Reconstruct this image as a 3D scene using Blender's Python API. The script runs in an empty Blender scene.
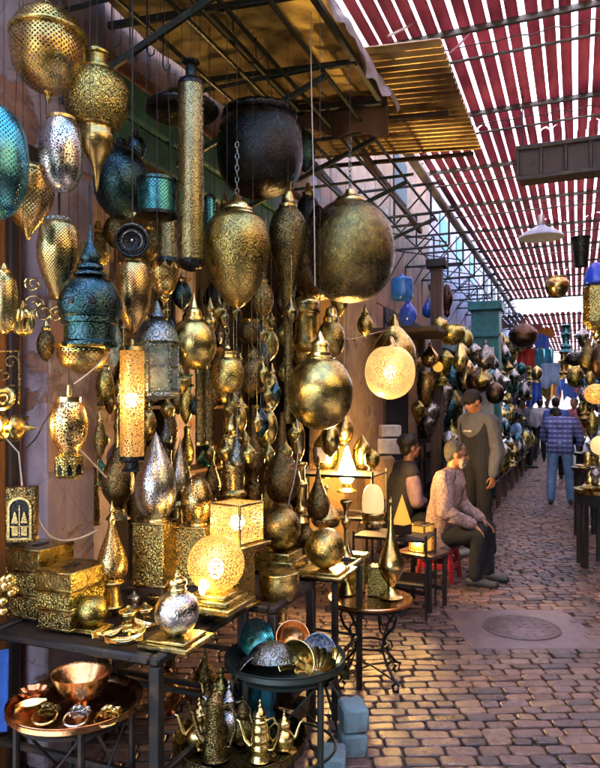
import bpy, bmesh, math, random
from mathutils import Vector, Matrix, noise
R = math.radians
PI = math.pi
rnd = random.Random(11)
F, HZ, CH = 680.0, 405.0, 1.57          # focal length in photo pixels, horizon row, eye height
AL = R(22.2)                             # the alley runs 22 degrees to the right of the view axis
SA, CA = math.sin(AL), math.cos(AL)
C = bpy.context.scene.collection
RAIL = 3.3

def P(u, v, d):                          # pixel and depth -> point
    return Vector(((u - 300) / F * d, d, CH - (v - HZ) / F * d))
def PZ(u, v, z):
    return P(u, v, (CH - z) * F / (v - HZ))
def A(s, t, z):                          # along the alley, across it, height
    return Vector((SA * s + CA * t, CA * s - SA * t, z))

# ------------------------------------------------------------------ meshes
def smooth_prof(pts, k=4):
    out = []
    n = len(pts)
    for i in range(n - 1):
        p0, p1, p2, p3 = pts[max(i - 1, 0)], pts[i], pts[i + 1], pts[min(i + 2, n - 1)]
        if p0 == p1: p0 = (2 * p1[0] - p2[0], 2 * p1[1] - p2[1])
        if p3 == p2: p3 = (2 * p2[0] - p1[0], 2 * p2[1] - p1[1])
        if p1 == p2: continue
        for j in range(k):
            t = j / k
            a = [0.5 * (2 * p1[q] + (p2[q] - p0[q]) * t + (2 * p0[q] - 5 * p1[q] + 4 * p2[q] - p3[q]) * t * t
                 + (3 * p1[q] - p0[q] - 3 * p2[q] + p3[q]) * t ** 3) for q in (0, 1)]
            out.append((max(a[0], 0), a[1]))
    out.append(pts[-1])
    return out

class MB:
    def __init__(s):
        s.v, s.f, s.uv, s.col, s.cv = [], [], [], [], None
    def add(s, vs, fs, uvs=None, M=None, c=None):
        o = len(s.v)
        s.v += [tuple(M @ Vector(p)) if M else tuple(p) for p in vs]
        for i, f in enumerate(fs):
            s.f.append(tuple(q + o for q in f))
            s.uv.append(uvs[i] if uvs else [(0, 0)] * len(f))
            s.col.append(c)
        return s
    def lathe(s, prof, n=36, lobes=0, amp=0.0, M=None, k=4, turn=0.0, jag=None):
        pr = smooth_prof(prof, k) if k > 1 else list(prof)
        rm = max(p[0] for p in pr)
        vs, fs, uvs, L = [], [], [], [0.0]
        for i in range(1, len(pr)):
            L.append(L[-1] + math.hypot(pr[i][0] - pr[i - 1][0], pr[i][1] - pr[i - 1][1]))
        for i, (r, z) in enumerate(pr):
            for j in range(n):
                a = 2 * PI * j / n + turn
                rr = r * (1 + amp * abs(math.cos(a * lobes / 2)) - amp * 0.5) if lobes else r
                zz = z + (jag[1] if jag and i < jag[0] and j % 2 else 0)
                vs.append((rr * math.cos(a), rr * math.sin(a), zz))
        for i in range(len(pr) - 1):
            for j in range(n):
                j2 = (j + 1) % n
                if pr[i][0] < 1e-6 and pr[i + 1][0] < 1e-6: continue
                U0, U1 = 2 * PI * j / n * rm, 2 * PI * (j + 1) / n * rm
                fs.append((i * n + j, (i + 1) * n + j, (i + 1) * n + j2, i * n + j2))
                uvs.append([(U0, L[i]), (U0, L[i + 1]), (U1, L[i + 1]), (U1, L[i])])
        return s.add(vs, fs, uvs, M)
    def box(s, c, size, M=None, bev=0.004, rz=0.0, c4=None):
        bm = bmesh.new()
        bmesh.ops.create_cube(bm, size=1)
        bmesh.ops.scale(bm, vec=size, verts=bm.verts)
        if bev:
            bmesh.ops.bevel(bm, geom=bm.edges[:], offset=min(bev, min(size) * .3), segments=1, affect='EDGES')
        T = Matrix.Translation(c) @ Matrix.Rotation(rz, 4, 'Z')
        if M: T = M @ T
        bm.verts.index_update()
        vs = [v.co.copy() for v in bm.verts]
        fs, uvs = [], []
        for f in bm.faces:
            fs.append([v.index for v in f.verts])
            nn = f.normal; ax = max(range(3), key=lambda q: abs(nn[q])); o = [q for q in range(3) if q != ax]
            uvs.append([(v.co[o[0]], v.co[o[1]]) for v in f.verts])
        bm.free()
        return s.add(vs, fs, uvs, T, c4)
    def tube(s, pts, r, n=8, closed=False):
        pts = [Vector(p) for p in pts]
        m = len(pts); vs, fs = [], []
        up = Vector((0.13, 0.21, 0.97))
        for i, p in enumerate(pts):
            a = pts[(i - 1) % m] if closed or i > 0 else p
            b = pts[(i + 1) % m] if closed or i < m - 1 else p
            d = (b - a).normalized()
            x = d.cross(up)
            if x.length < .05: x = d.cross(Vector((1, 0, 0)))
            x.normalize(); y = d.cross(x)
            rr = r[i] if isinstance(r, (list, tuple)) else r
            for j in range(n):
                q = 2 * PI * j / n
                vs.append(p + rr * (math.cos(q) * x + math.sin(q) * y))
        for i in range(m if closed else m - 1):
            for j in range(n):
                i2, j2 = (i + 1) % m, (j + 1) % n
                fs.append((i * n + j, i2 * n + j, i2 * n + j2, i * n + j2))
        if not closed:
            fs.append(tuple(range(n))); fs.append(tuple((m - 1) * n + j for j in reversed(range(n))))
        return s.add(vs, fs)
    def beam(s, p0, p1, w, h=None, bev=0.003):
        p0, p1 = Vector(p0), Vector(p1); d = p1 - p0
        q = d.to_track_quat('Y', 'Z').to_matrix().to_4x4()
        return s.box((0, 0, 0), (w, d.length, h or w), Matrix.Translation((p0 + p1) / 2) @ q, bev)
    def ball(s, c, r, n=16, sc=(1, 1, 1), M=None):
        m = n // 2
        pr = [(r * math.sin(PI * i / m), r * math.cos(PI * i / m)) for i in range(m + 1)]
        T = Matrix.Translation(c) @ Matrix.Diagonal((*sc, 1))
        return s.lathe(pr, n, M=(M @ T) if M else T, k=1)
    def ring(s, c, R0, r, M=None, n=20, sc=(1, 1, 1)):
        T = Matrix.Translation(c)
        if M: T = T @ M
        pts = [T @ Vector((R0 * math.cos(2 * PI * i / n) * sc[0], R0 * math.sin(2 * PI * i / n) * sc[1], 0)) for i in range(n)]
        return s.tube(pts, r, 6, True)
    def chain(s, p0, p1, L=0.02, r=0.0022):
        p0, p1 = Vector(p0), Vector(p1); d = p1 - p0; n = max(1, int(d.length / L))
        q = d.to_track_quat('X', 'Z').to_matrix().to_4x4()
        for i in range(n):
            M = q @ Matrix.Rotation(PI / 2 * (i % 2), 4, 'X')
            s.ring(p0 + d * ((i + .5) / n), L * .62, r, M, 12, (1.0, .55, 1))
        return s
    def sheet(s, fn, nu, nv, th=0.004):
        vs, fs, uvs = [], [], []
        g = [[Vector(fn(i / nu, j / nv)) for j in range(nv + 1)] for i in range(nu + 1)]
        w = nv + 1
        for i in range(nu + 1):
            for j in range(w):
                a = g[min(i + 1, nu)][j] - g[max(i - 1, 0)][j]; b = g[i][min(j + 1, nv)] - g[i][max(j - 1, 0)]
                nn = a.cross(b)
                nn = nn.normalized() if nn.length > 1e-9 else Vector((0, 0, 1))
                vs.append(g[i][j] + nn * th / 2); vs.append(g[i][j] - nn * th / 2)
        I = lambda i, j, k: (i * w + j) * 2 + k
        for i in range(nu):
            for j in range(nv):
                fs.append((I(i, j, 0), I(i + 1, j, 0), I(i + 1, j + 1, 0), I(i, j + 1, 0)))
                fs.append((I(i, j, 1), I(i, j + 1, 1), I(i + 1, j + 1, 1), I(i + 1, j, 1)))
        for i in range(nu):
            for j in (0, nv):
                fs.append((I(i, j, 0), I(i, j, 1), I(i + 1, j, 1), I(i + 1, j, 0)))
        for j in range(nv):
            for i in (0, nu):
                fs.append((I(i, j, 0), I(i, j + 1, 0), I(i, j + 1, 1), I(i, j, 1)))
        return s.add(vs, fs)
    def prism(s, poly, th, M=None):        # polygon in XZ, thickness along Y
        n = len(poly)
        vs = [(x, -th / 2, z) for x, z in poly] + [(x, th / 2, z) for x, z in poly]
        fs = [tuple(range(n)), tuple(reversed(range(n, 2 * n)))]
        fs += [(i, i + n, (i + 1) % n + n, (i + 1) % n) for i in range(n)]
        return s.add(vs, fs, None, M)
    def build(s, name, m, parent=None, loc=(0, 0, 0), ang=40, rz=0.0):
        me = bpy.data.meshes.new(name)
        me.from_pydata(s.v, [], s.f)
        uv = me.uv_layers.new(name='uv')
        flat = [c for f in s.uv for p in f for c in p]
        uv.data.foreach_set('uv', flat)
        if any(c is not None for c in s.col):
            ca = me.color_attributes.new('col', 'FLOAT_COLOR', 'CORNER')
            ca.data.foreach_set('color', [x for f, c in zip(s.f, s.col) for _ in f for x in (*(c or (1, 1, 1)), 1)])
        me.materials.append(M_(m))
        bm = bmesh.new(); bm.from_mesh(me)
        bmesh.ops.remove_doubles(bm, verts=bm.verts, dist=1e-6)
        bm.to_mesh(me); bm.free()
        me.shade_smooth()
        me.set_sharp_from_angle(angle=R(ang))
        o = bpy.data.objects.new(name, me); C.objects.link(o)
        o.location = loc; o.rotation_euler[2] = rz
        if parent: o.parent = parent
        return o

def tag(o, label=None, cat=None, group=None, kind=None):
    if label: o['label'] = label
    if cat: o['category'] = cat
    if group: o['group'] = group
    if kind: o['kind'] = kind
    return o
def thing(name, label, cat, loc=(0, 0, 0), group=None, rz=0.0):
    o = bpy.data.objects.new(name, None); C.objects.link(o)
    o.empty_display_size = .05; o.location = loc; o.rotation_euler[2] = rz
    return tag(o, label, cat, group)
def struct(name, mb, m, **k):
    return tag(mb.build(name, m, **k), kind='structure')
def dup(root, loc, rz=None, label=None, group=None, sc=None):
    r = root.copy(); C.objects.link(r); r.location = loc
    if rz is not None: r.rotation_euler[2] = rz
    if sc: r.scale = (sc, sc, sc)
    if label: r['label'] = label
    if group: r['group'] = group
    for ch in list(root.children):
        c = ch.copy(); C.objects.link(c); c.parent = r
        for g in ch.children:
            d = g.copy(); C.objects.link(d); d.parent = c
    return r

# ------------------------------------------------------------------ materials
_M = {}
def M_(k):
    return _M[k]
class NT:
    def __init__(s, name):
        s.m = bpy.data.materials.new(name); s.m.use_nodes = True
        s.t = s.m.node_tree; s.n = s.t.nodes; s.l = s.t.links
        s.b = s.n['Principled BSDF']; s.out = s.n['Material Output']
        _M[name] = s.m
    def N(s, typ, inp=None, **k):
        x = s.n.new('ShaderNode' + typ)
        for a, b in k.items(): setattr(x, a, b)
        for a, b in (inp or {}).items(): s.set(x, a, b)
        return x
    def set(s, x, a, b):
        if isinstance(b, bpy.types.NodeSocket): s.l.new(b, x.inputs[a])
        elif hasattr(b, 'outputs'): s.l.new(b.outputs[0], x.inputs[a])
        else:
            if isinstance(b, tuple) and len(b) == 3 and x.inputs[a].type == 'RGBA': b = (*b, 1)
            x.inputs[a].default_value = b
    def P(s, **k):
        for a, b in k.items(): s.set(s.b, a.replace('_', ' '), b)
    def math(s, op, a, b=0.0, clamp=False):
        return s.N('Math', {0: a, 1: b}, operation=op, use_clamp=clamp)
    def mix(s, f, a, b, mode='MIX'):
        x = s.N('Mix', data_type='RGBA', blend_type=mode)
        for i, q in ((0, f), (6, a), (7, b)):
            if isinstance(q, bpy.types.NodeSocket): s.l.new(q, x.inputs[i])
            elif hasattr(q, 'outputs'): s.l.new(q.outputs[0], x.inputs[i])
            else: x.inputs[i].default_value = (*q, 1) if isinstance(q, tuple) and len(q) == 3 else q
        return x.outputs[2]
    def ramp(s, f, a, b, c0=(0, 0, 0), c1=(1, 1, 1)):
        x = s.N('ValToRGB', {0: f})
        e = x.color_ramp.elements
        e[0].position, e[0].color = a, (*c0, 1); e[1].position, e[1].color = b, (*c1, 1)
        return x.outputs[0]
    def noise(s, sc, det=4, vec=None, rough=.6, dist=0.0):
        co = vec or s.N('TexCoord').outputs['Object']
        return s.N('TexNoise', {'Vector': co, 'Scale': sc, 'Detail': det, 'Roughness': rough, 'Distortion': dist}).outputs[0]
    def bump(s, h, st=.3, dist=.002):
        b = s.N('Bump', {'Height': h, 'Strength': st, 'Distance': dist})
        s.set(s.b, 'Normal', b); return b
    def uvgrid(s, pitch, thr, rot=45, rand=0.0, feat='F1'):
        co = s.N('TexCoord').outputs['UV']
        mp = s.N('Mapping', {'Vector': co, 'Rotation': (0, 0, R(rot)), 'Scale': (1 / pitch, 1 / pitch, 1)})
        vo = s.N('TexVoronoi', {'Vector': mp, 'Scale': 1.0, 'Randomness': rand}, voronoi_dimensions='2D', feature=feat)
        return s.math('LESS_THAN', vo.outputs['Distance'], thr)
    def objvary(s, col, lo=.7, hi=1.15, hue=.03):
        r = s.N('ObjectInfo').outputs['Random']
        v = s.N('MapRange', {0: r, 3: lo, 4: hi}).outputs[0]
        r2 = s.math('FRACT', s.math('MULTIPLY', r, 7.31))
        h = s.N('MapRange', {0: r2, 3: .5 - hue, 4: .5 + hue}).outputs[0]
        return s.N('HueSaturation', {'Hue': h, 'Value': v, 'Color': col}).outputs[0]

def metal(name, base, dark, rough=.28, vs=150, eng=.45, hole=None, spots=.5, bst=.45, vary=(.72, 1.12, .012), met=1.0):
    """worked metal: patina clouds with cool reflections tinted in, chased pattern, optional pierced lattice (pitch, threshold, rot, randomness)"""
    m = NT(name)
    big = m.noise(7, 6, dist=.6)
    pat = m.ramp(big, .46, .70)
    col = m.mix(m.math('MULTIPLY', pat, spots), base, dark)
    co = m.N('TexCoord').outputs['Object']
    vo = m.N('TexVoronoi', {'Vector': co, 'Scale': vs}, feature='DISTANCE_TO_EDGE')
    line = m.ramp(vo.outputs['Distance'], .02, .2)
    vc = m.N('TexVoronoi', {'Vector': co, 'Scale': vs})
    cell = m.N('SeparateColor', {0: vc.outputs['Color']}).outputs[0]
    speck = m.ramp(cell, .45, .75)
    col = m.mix(m.math('MULTIPLY', m.math('SUBTRACT', 1.0, line), eng), col, dark)
    col = m.mix(m.math('MULTIPLY', speck, eng * .42), col, dark)
    uvm = m.N('Mapping', {'Vector': m.N('TexCoord').outputs['UV'], 'Scale': (1 / .058, 1 / .058, 1)})
    md = m.N('TexVoronoi', {'Vector': uvm, 'Scale': 1.0, 'Randomness': .12}, voronoi_dimensions='2D').outputs['Distance']
    rg_ = m.ramp(m.math('ABSOLUTE', m.math('SINE', m.math('MULTIPLY', md, 11.0))), .05, .45)
    col = m.mix(m.math('MULTIPLY', m.math('SUBTRACT', 1.0, rg_), min(1, eng * 1.15)), col, dark)
    gr = m.ramp(m.noise(11, 5, dist=1.0), .50, .68)
    col = m.mix(m.math('MULTIPLY', gr, min(1, .95 * spots)), col, tuple(.5 * x + y for x, y in zip(dark, (.015, .055, .045))))  # greenish patina, also painting teal reflections into the metal colour
    col = m.objvary(col, *vary)
    m.P(Base_Color=col, Metallic=met)
    fine = m.noise(160, 3)
    rg = m.N('MapRange', {0: m.noise(22, 5), 1: .3, 2: .7, 3: rough * .6, 4: rough * 1.3}).outputs[0]
    m.P(Roughness=rg)
    h = m.math('ADD', m.math('MULTIPLY', m.math('MULTIPLY', vc.outputs['Distance'], -2.0), eng), m.math('MULTIPLY', fine, .4))
    h = m.math('ADD', h, m.math('MULTIPLY', m.noise(16, 2), .5))
    h = m.math('ADD', h, m.math('MULTIPLY', rg_, eng * 1.2))
    m.bump(h, bst, .0025)
    if hole:
        g = m.uvgrid(*hole)
        mx = m.N('MixShader', {0: g, 1: m.b.outputs[0], 2: m.N('BsdfTransparent')})
        m.l.new(mx.outputs[0], m.out.inputs[0])
    return m
GOLD, GDK = (.78, .61, .18), (.055, .06, .03)  # dark patina tone, greened to mimic cool reflections
metal('brass', GOLD, GDK)
metal('brass_smooth', (.80, .61, .20), (.09, .08, .035), rough=.27, eng=.22, bst=.3, spots=.8)
metal('brass_bright', (.86, .68, .27), (.26, .20, .08), rough=.2, eng=.2, bst=.3)
metal('brass_fine', (.76, .58, .18), (.08, .06, .02), rough=.26, vs=150, eng=.8, bst=.6)
metal('brass_dark', (.42, .29, .10), (.035, .03, .02), rough=.3, vs=150, eng=.8, bst=.55, spots=.8)
metal('brass_pierced', (.80, .56, .16), (.16, .10, .03), rough=.26, eng=.25, hole=(.0125, .33, 45, 0), bst=.3)
metal('brass_pierced_fine', (.78, .58, .22), (.2, .13, .05), rough=.25, eng=.2, hole=(.0080, .33, 45, 0), bst=.3)
metal('brass_filigree', (.84, .62, .24), (.22, .14, .05), rough=.24, eng=.2, hole=(.0095, .30, 12, .9), bst=.35)
metal('silver_filigree', (.78, .78, .74), (.28, .24, .18), rough=.22, eng=.2, hole=(.0095, .27, 12, .9), bst=.35)
metal('silver', (.74, .75, .76), (.16, .15, .15), rough=.2, vs=140, eng=.45, bst=.4)
metal('antique_silver', (.45, .50, .50), (.06, .07, .07), rough=.3, vs=150, eng=.8, bst=.5)
metal('teal_metal', (.07, .14, .17), (.012, .018, .022), rough=.26, vs=150, eng=.5, bst=.45, spots=.8)
metal('teal_pierced', (.10, .45, .55), (.02, .09, .12), rough=.28, eng=.2, hole=(.0105, .30, 45, 0), bst=.3)
metal('brass_dark_pierced', (.46, .34, .12), (.03, .032, .02), rough=.28, vs=150, eng=.55, bst=.45, spots=.8, hole=(.0068, .27, 45, .35))
metal('brass_fine_pierced', (.80, .62, .19), (.09, .075, .025), rough=.24, vs=150, eng=.5, bst=.45, hole=(.0064, .25, 30, .6))
metal('tube_pierced', (.60, .50, .24), (.10, .09, .05), rough=.25, vs=170, eng=.4, bst=.4, hole=(.0075, .31, 45, .15))
metal('black_metal', (.045, .045, .05), (.01, .01, .012), rough=.3, vs=150, eng=.5, bst=.5, met=.9)
metal('copper', (.80, .38, .17), (.25, .09, .04), rough=.25, eng=.15, bst=.25)
metal('steel_tube', (.52, .45, .22), (.10, .09, .05), rough=.25, vs=170, eng=.8, bst=.5)
metal('tin', (.60, .62, .62), (.25, .2, .15), rough=.35, eng=.1, bst=.2)
metal('brass_far', (.76, .58, .18), (.09, .07, .02), rough=.28, vs=90, eng=.5, vary=(.55, 1.15, .02))
metal('teal_far', (.10, .38, .42), (.02, .06, .07), rough=.3, vs=90, eng=.5, vary=(.5, 1.2, .05))
metal('silver_far', (.65, .66, .66), (.15, .14, .14), rough=.25, vs=90, eng=.5, vary=(.5, 1.1, .02))
metal('umber_far', (.16, .09, .06), (.02, .015, .012), rough=.35, vs=90, eng=.5)

def plain(name, col, dark=None, rough=.6, sc=8, bst=.2, met=0.0, vary=0, det=6, lo=.35, hi=.65, bsc=60, trans=0.0):
    m = NT(name)
    c = m.mix(m.ramp(m.noise(sc, det, dist=.4), lo, hi), col, dark or tuple(x * .6 for x in col))
    if vary: c = m.objvary(c, 1 - vary, 1 + vary, .02)
    m.P(Base_Color=c, Roughness=rough, Metallic=met)
    m.bump(m.noise(bsc, 5), bst, .004)
    if trans:
        tr = m.N('BsdfTranslucent', {'Color': c})
        mx = m.N('MixShader', {0: trans, 1: m.b.outputs[0], 2: tr})
        m.l.new(mx.outputs[0], m.out.inputs[0])
    return m
def wood(name, a, b, rough=.5, axis=2):
    m = NT(name)
    co = m.N('TexCoord').outputs['Object']
    sc = [14, 14, 14]; sc[axis] = 1.2
    mp = m.N('Mapping', {'Vector': co, 'Scale': tuple(sc)})
    n = m.noise(2.2, 8, mp.outputs[0], .65, .8)
    m.P(Base_Color=m.mix(m.ramp(n, .35, .65), a, b), Roughness=rough)
    m.bump(n, .3, .004)
plain('iron', (.010, .010, .011), (.055, .030, .016), .5, 14, .5, .2, lo=.50, hi=.68)
plain('iron_green', (.010, .028, .026), (.03, .032, .025), .45, 20, .25, .2)
plain('iron_rust', (.06, .035, .025), (.022, .016, .016), .6, 18, .4, .3)
def plaster(name, c1, c2, under):
    """limewash in two tones over older coats: flaked patches, run-down stains, hairline cracks"""
    m = NT(name)
    co = m.N('TexCoord').outputs['Object']
    c = m.mix(m.ramp(m.noise(2.2, 8, dist=.8), .38, .62), c1, c2)
    st = m.N('Mapping', {'Vector': co, 'Scale': (9, 9, .8)}).outputs[0]
    c = m.mix(m.math('MULTIPLY', m.ramp(m.noise(1.4, 6, st), .48, .7), .33), c, tuple(x * .42 for x in c2))
    n2 = m.noise(3.4, 10, dist=.5, rough=.7)
    chip = m.ramp(n2, .575, .60)
    c = m.mix(chip, c, m.mix(m.ramp(m.noise(9, 4), .4, .6), under, tuple(x * .55 for x in under)))
    wv = m.N('Mapping', {'Vector': m.mix(.12, co, m.N('TexNoise', {'Vector': co, 'Scale': 5.0}).outputs[1])}).outputs[0]
    ck = m.ramp(m.N('TexVoronoi', {'Vector': wv, 'Scale': 3.2}, feature='DISTANCE_TO_EDGE').outputs['Distance'], .003, .014)
    c = m.mix(m.math('MULTIPLY', m.math('SUBTRACT', 1.0, ck), .22), c, tuple(x * .25 for x in c2))
    m.P(Base_Color=c, Roughness=.85)
    m.bump(m.math('ADD', m.math('MULTIPLY', chip, -1.2), m.math('ADD', m.math('MULTIPLY', ck, .2), m.math('MULTIPLY', m.noise(26, 6), .9))), .7, .008)
plaster('plaster_lilac', (.44, .37, .43), (.27, .20, .23), (.40, .20, .13))
plaster('plaster_peach', (.60, .36, .22), (.42, .25, .19), (.50, .42, .42))
plaster('plaster_pink', (.50, .29, .17), (.33, .18, .12), (.46, .34, .25))
plaster('plaster_ochre', (.56, .38, .16), (.38, .22, .09), (.30, .17, .09))
plaster('plaster_pale', (.56, .51, .60), (.42, .37, .46), (.36, .25, .22))
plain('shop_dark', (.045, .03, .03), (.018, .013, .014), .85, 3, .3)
plain('green_paint', (.03, .14, .11), (.02, .07, .06), .5, 9, .3)
plain('teal_paint', (.03, .22, .22), (.02, .13, .14), .5, 9, .3)
wood('wood_orange', (.42, .17, .04), (.22, .08, .02))
wood('wood_dark', (.035, .02, .015), (.014, .009, .008), .6)
wood('wood_mid', (.12, .06, .03), (.05, .027, .017), .6)
plain('gutter_paint', (.34, .38, .40), (.20, .20, .22), .5, 6, .2)
plain('tarp_yellow', (.40, .28, .10), (.13, .085, .04), .75, 5, .4, bsc=18, trans=.55)
plain('tarp_brown', (.22, .13, .07), (.12, .07, .045), .8, 6, .4, bsc=18, trans=.25)
plain('tarp_pale', (.44, .39, .40), (.24, .19, .20), .8, 8, .4, bsc=18, trans=.35)
plain('sheet_brass', (.46, .34, .15), (.16, .10, .05), .30, 3, .25, .45, trans=.12, lo=.42, hi=.62)
plain('slat_red', (.34, .125, .15), (.20, .07, .09), .5, 2.5, .3, bsc=14, trans=.48)
plain('roof_diffuser', (.93, .87, .92), (.82, .74, .80), .5, 1.2, .1, trans=.92)  # for the added sheet that scatters light through the roof
plain('batten_paint', (.10, .13, .12), (.06, .05, .05), .6, 9)
plain('rope', (.42, .36, .30), None, .8, 40)
plain('cable_white', (.62, .55, .52), None, .6, 30)
plain('cable_pink', (.55, .20, .30), None, .6, 30)
plain('cable_dark', (.02, .02, .02), None, .5, 30)
plain('cloth_blue', (.03, .12, .45), (.02, .07, .30), .9, 12)
plain('teal_cloth', (.02, .17, .24), (.012, .09, .14), .85, 12)
plain('block_blue', (.19, .31, .37), (.16, .17, .17), .9, 9, 1.0, bsc=70, lo=.48, hi=.66)
plain('stone_grey', (.30, .28, .27), None, .85, 20, .5)
plain('concrete', (.22, .145, .135), (.13, .09, .09), .36, 14, .5, bsc=90)
plain('cover_iron', (.22, .16, .16), (.14, .10, .10), .42, 20, .5, .35, bsc=120)
plain('white_card', (.72, .70, .64), (.55, .52, .48), .7, 20)
plain('wicker', (.42, .27, .12), (.25, .15, .06), .8, 60, .8)
plain('red_plastic', (.40, .02, .03), (.28, .015, .02), .35, 10, .1)
plain('blue_glass', (.02, .10, .55), (.01, .05, .3), .15, 14, .1, vary=.3)
plain('ceramic', (.55, .60, .66), (.10, .20, .40), .2, 55, .1, lo=.48, hi=.52)
plain('leaf', (.05, .12, .04), (.03, .07, .03), .6, 14)
plain('enamel_blue', (.35, .42, .60), (.22, .28, .42), .3, 12)
plain('tarp_red', (.55, .06, .04), (.4, .04, .03), .8, 5, trans=.4)
plain('tarp_orange', (.65, .34, .05), (.5, .24, .04), .8, 5, trans=.4)
plain('tarp_white', (.75, .72, .72), (.6, .56, .58), .8, 5, trans=.4)
plain('sandstone', (.40, .30, .26), (.26, .20, .19), .85, 1, .3)
plain('mortar', (.085, .066, .06), (.04, .032, .03), .8, 20, .6)

m = NT('paver')                                       # glazed by feet: each setts' own colour, worn shiny
cn = m.N('VertexColor', layer_name='col').outputs[0]
nz = m.noise(30, 6)
c = m.mix(m.ramp(nz, .35, .7), cn, m.mix(1.0, cn, (.45, .40, .42), 'MULTIPLY'))
st = m.ramp(m.noise(1.1, 5, dist=.5), .44, .60)
c = m.mix(m.math('MULTIPLY', st, .45), c, m.mix(1.0, c, (.42, .36, .40), 'MULTIPLY'))
m.P(Base_Color=c, Roughness=m.N('MapRange', {0: m.noise(9, 5), 1: .3, 2: .7, 3: .20, 4: .50}).outputs[0])
m.bump(m.math('ADD', m.noise(60, 5), m.math('MULTIPLY', m.noise(180, 3), .5)), .5, .006)

m = NT('glass_pane')
c = m.mix(m.ramp(m.noise(30, 4), .4, .6), (.30, .42, .36), (.16, .24, .20))
m.P(Base_Color=c, Roughness=.12, Alpha=.55)
m = NT('glass_rose')
m.P(Base_Color=(.55, .25, .16, 1), Roughness=.2, Alpha=.6)

EXPO = 3.25
LS = 5 * 2 ** -EXPO                       # lamp strengths follow the exposure
def lit(name, col, st, pitch, thr, rot=12, rand=.9, shell=(.5, .33, .12)):
    """shade of a switched-on lantern: a glowing outer skin pierced by real holes that show the bulb"""
    m = NT(name)
    g = m.uvgrid(pitch, thr, rot, rand)
    m.P(Base_Color=shell, Metallic=.5, Roughness=.35)
    vr = m.N('MapRange', {0: m.noise(14, 4), 1: .3, 2: .7, 3: .6, 4: 1.3}).outputs[0]
    bf = m.N('NewGeometry').outputs['Backfacing']
    ev = m.N('MapRange', {0: bf, 3: st * LS, 4: .25 * st * LS}).outputs[0]
    em = m.N('Emission', {'Color': col, 'Strength': m.math('MULTIPLY', ev, vr)})
    ad = m.N('AddShader', {0: m.b.outputs[0], 1: em})
    mx = m.N('MixShader', {0: g, 1: ad.outputs[0], 2: m.N('BsdfTransparent')})
    m.l.new(mx.outputs[0], m.out.inputs[0])
def glow(name, col, st):
    m = NT(name)
    m.P(Base_Color=(*[x * .8 for x in col], 1), Emission_Color=(*col, 1), Emission_Strength=st * LS, Roughness=.4)
lit('lit_globe', (1, .70, .26), .15, .015, .24)
lit('lit_dome', (1, .52, .12), .10, .0095, .36)
lit('lit_cube', (1, .60, .18), .15, .011, .34)
lit('lit_tube', (1, .42, .07), .11, .0085, .36)
lit('lit_far', (1, .42, .07), .22, .03, .25)
glow('bulb_hot', (1, .58, .18), 190)
glow('bulb_side', (1, .56, .13), 90)
glow('bulb_soft', (1, .56, .16), 75)
glow('bulb_inner', (1, .60, .18), 22)
glow('horn_glow', (1, .46, .07), .17)
glow('white_glow', (1, .66, .28), .17)

sc = bpy.context.scene
# ---------------------------------------------------------------- world, sun, camera
SUN_EL, SUN_AZ = R(66), math.atan2(*( -A(0.35, 1, 0)).xy)      # the sun stands high over the left-hand houses
w = bpy.data.worlds.new('World'); sc.world = w; w.use_nodes = True
nt = w.node_tree
sky = nt.nodes.new('ShaderNodeTexSky'); sky.sky_type = 'NISHITA'; sky.sun_disc = False
sky.sun_elevation = SUN_EL; sky.sun_rotation = SUN_AZ
bg = nt.nodes['Background']; nt.links.new(sky.outputs[0], bg.inputs[0]); bg.inputs[1].default_value = .15
sl = bpy.data.lights.new('sun', 'SUN'); sl.energy = 4.5; sl.angle = R(.5); sl.color = (1, .94, .85)
so = bpy.data.objects.new('sun', sl); C.objects.link(so)
sd = Vector((math.sin(SUN_AZ) * math.cos(SUN_EL), math.cos(SUN_AZ) * math.cos(SUN_EL), math.sin(SUN_EL)))
so.rotation_euler = (-sd).to_track_quat('-Z', 'Y').to_euler(); so.location = sd * 30

cam = bpy.data.cameras.new('camera'); co = bpy.data.objects.new('camera', cam); C.objects.link(co)
cam.sensor_fit = 'HORIZONTAL'; cam.sensor_width = 36; cam.lens = 36 * F / 600
cam.shift_y = (HZ - 384) / 600
cam.clip_start = .05; cam.clip_end = 400
co.location = (0, 0, CH); co.rotation_euler = (PI / 2, 0, 0)
sc.camera = co
sc.view_settings.view_transform = 'Standard'; sc.view_settings.look = 'None'
sc.view_settings.exposure = EXPO; sc.view_settings.gamma = 1.0
sc.cycles.use_denoising = True
sc.cycles.adaptive_threshold = .025; sc.cycles.max_bounces = 7; sc.cycles.transparent_max_bounces = 14
sc.cycles.diffuse_bounces = 4; sc.cycles.glossy_bounces = 4
sc.cycles.sample_clamp_indirect = 4.0
sc.cycles.caustics_reflective = False; sc.cycles.caustics_refractive = False
sc.cycles.use_light_tree = True

# ---------------------------------------------------------------- ground and setts
MH = PZ(521, 628, 0.0)                                   # manhole
g = MB(); g.box((0, 30, -.06), (120, 140, .1), bev=0)
struct('ground', g, 'mortar')
pv = MB()
def sett(cx, cy, w, l, h, tilt):
    c4 = random_col()
    b = .011; pts = []
    for k, (zz, ins) in enumerate(((-.02, 0), (h - .005, .001), (h, .006))):
        x, y = w / 2 - ins, l / 2 - ins
        q = b if k < 2 else b * .8
        for px, py in ((x - q, -y), (x, -y + q), (x, y - q), (x - q, y), (-x + q, y), (-x, y - q), (-x, -y + q), (-x + q, -y)):
            pts.append((cx + px, cy + py, zz + (tilt[0] * px + tilt[1] * py if k else 0)))
    fs = [tuple(range(16, 24))]
    for k in (0, 8):
        fs += [(k + i, k + (i + 1) % 8, k + 8 + (i + 1) % 8, k + 8 + i) for i in range(8)]
    M = Matrix.Rotation(R(1.8), 4, 'Z')
    pv.add(pts, fs, None, M, c4)
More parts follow.
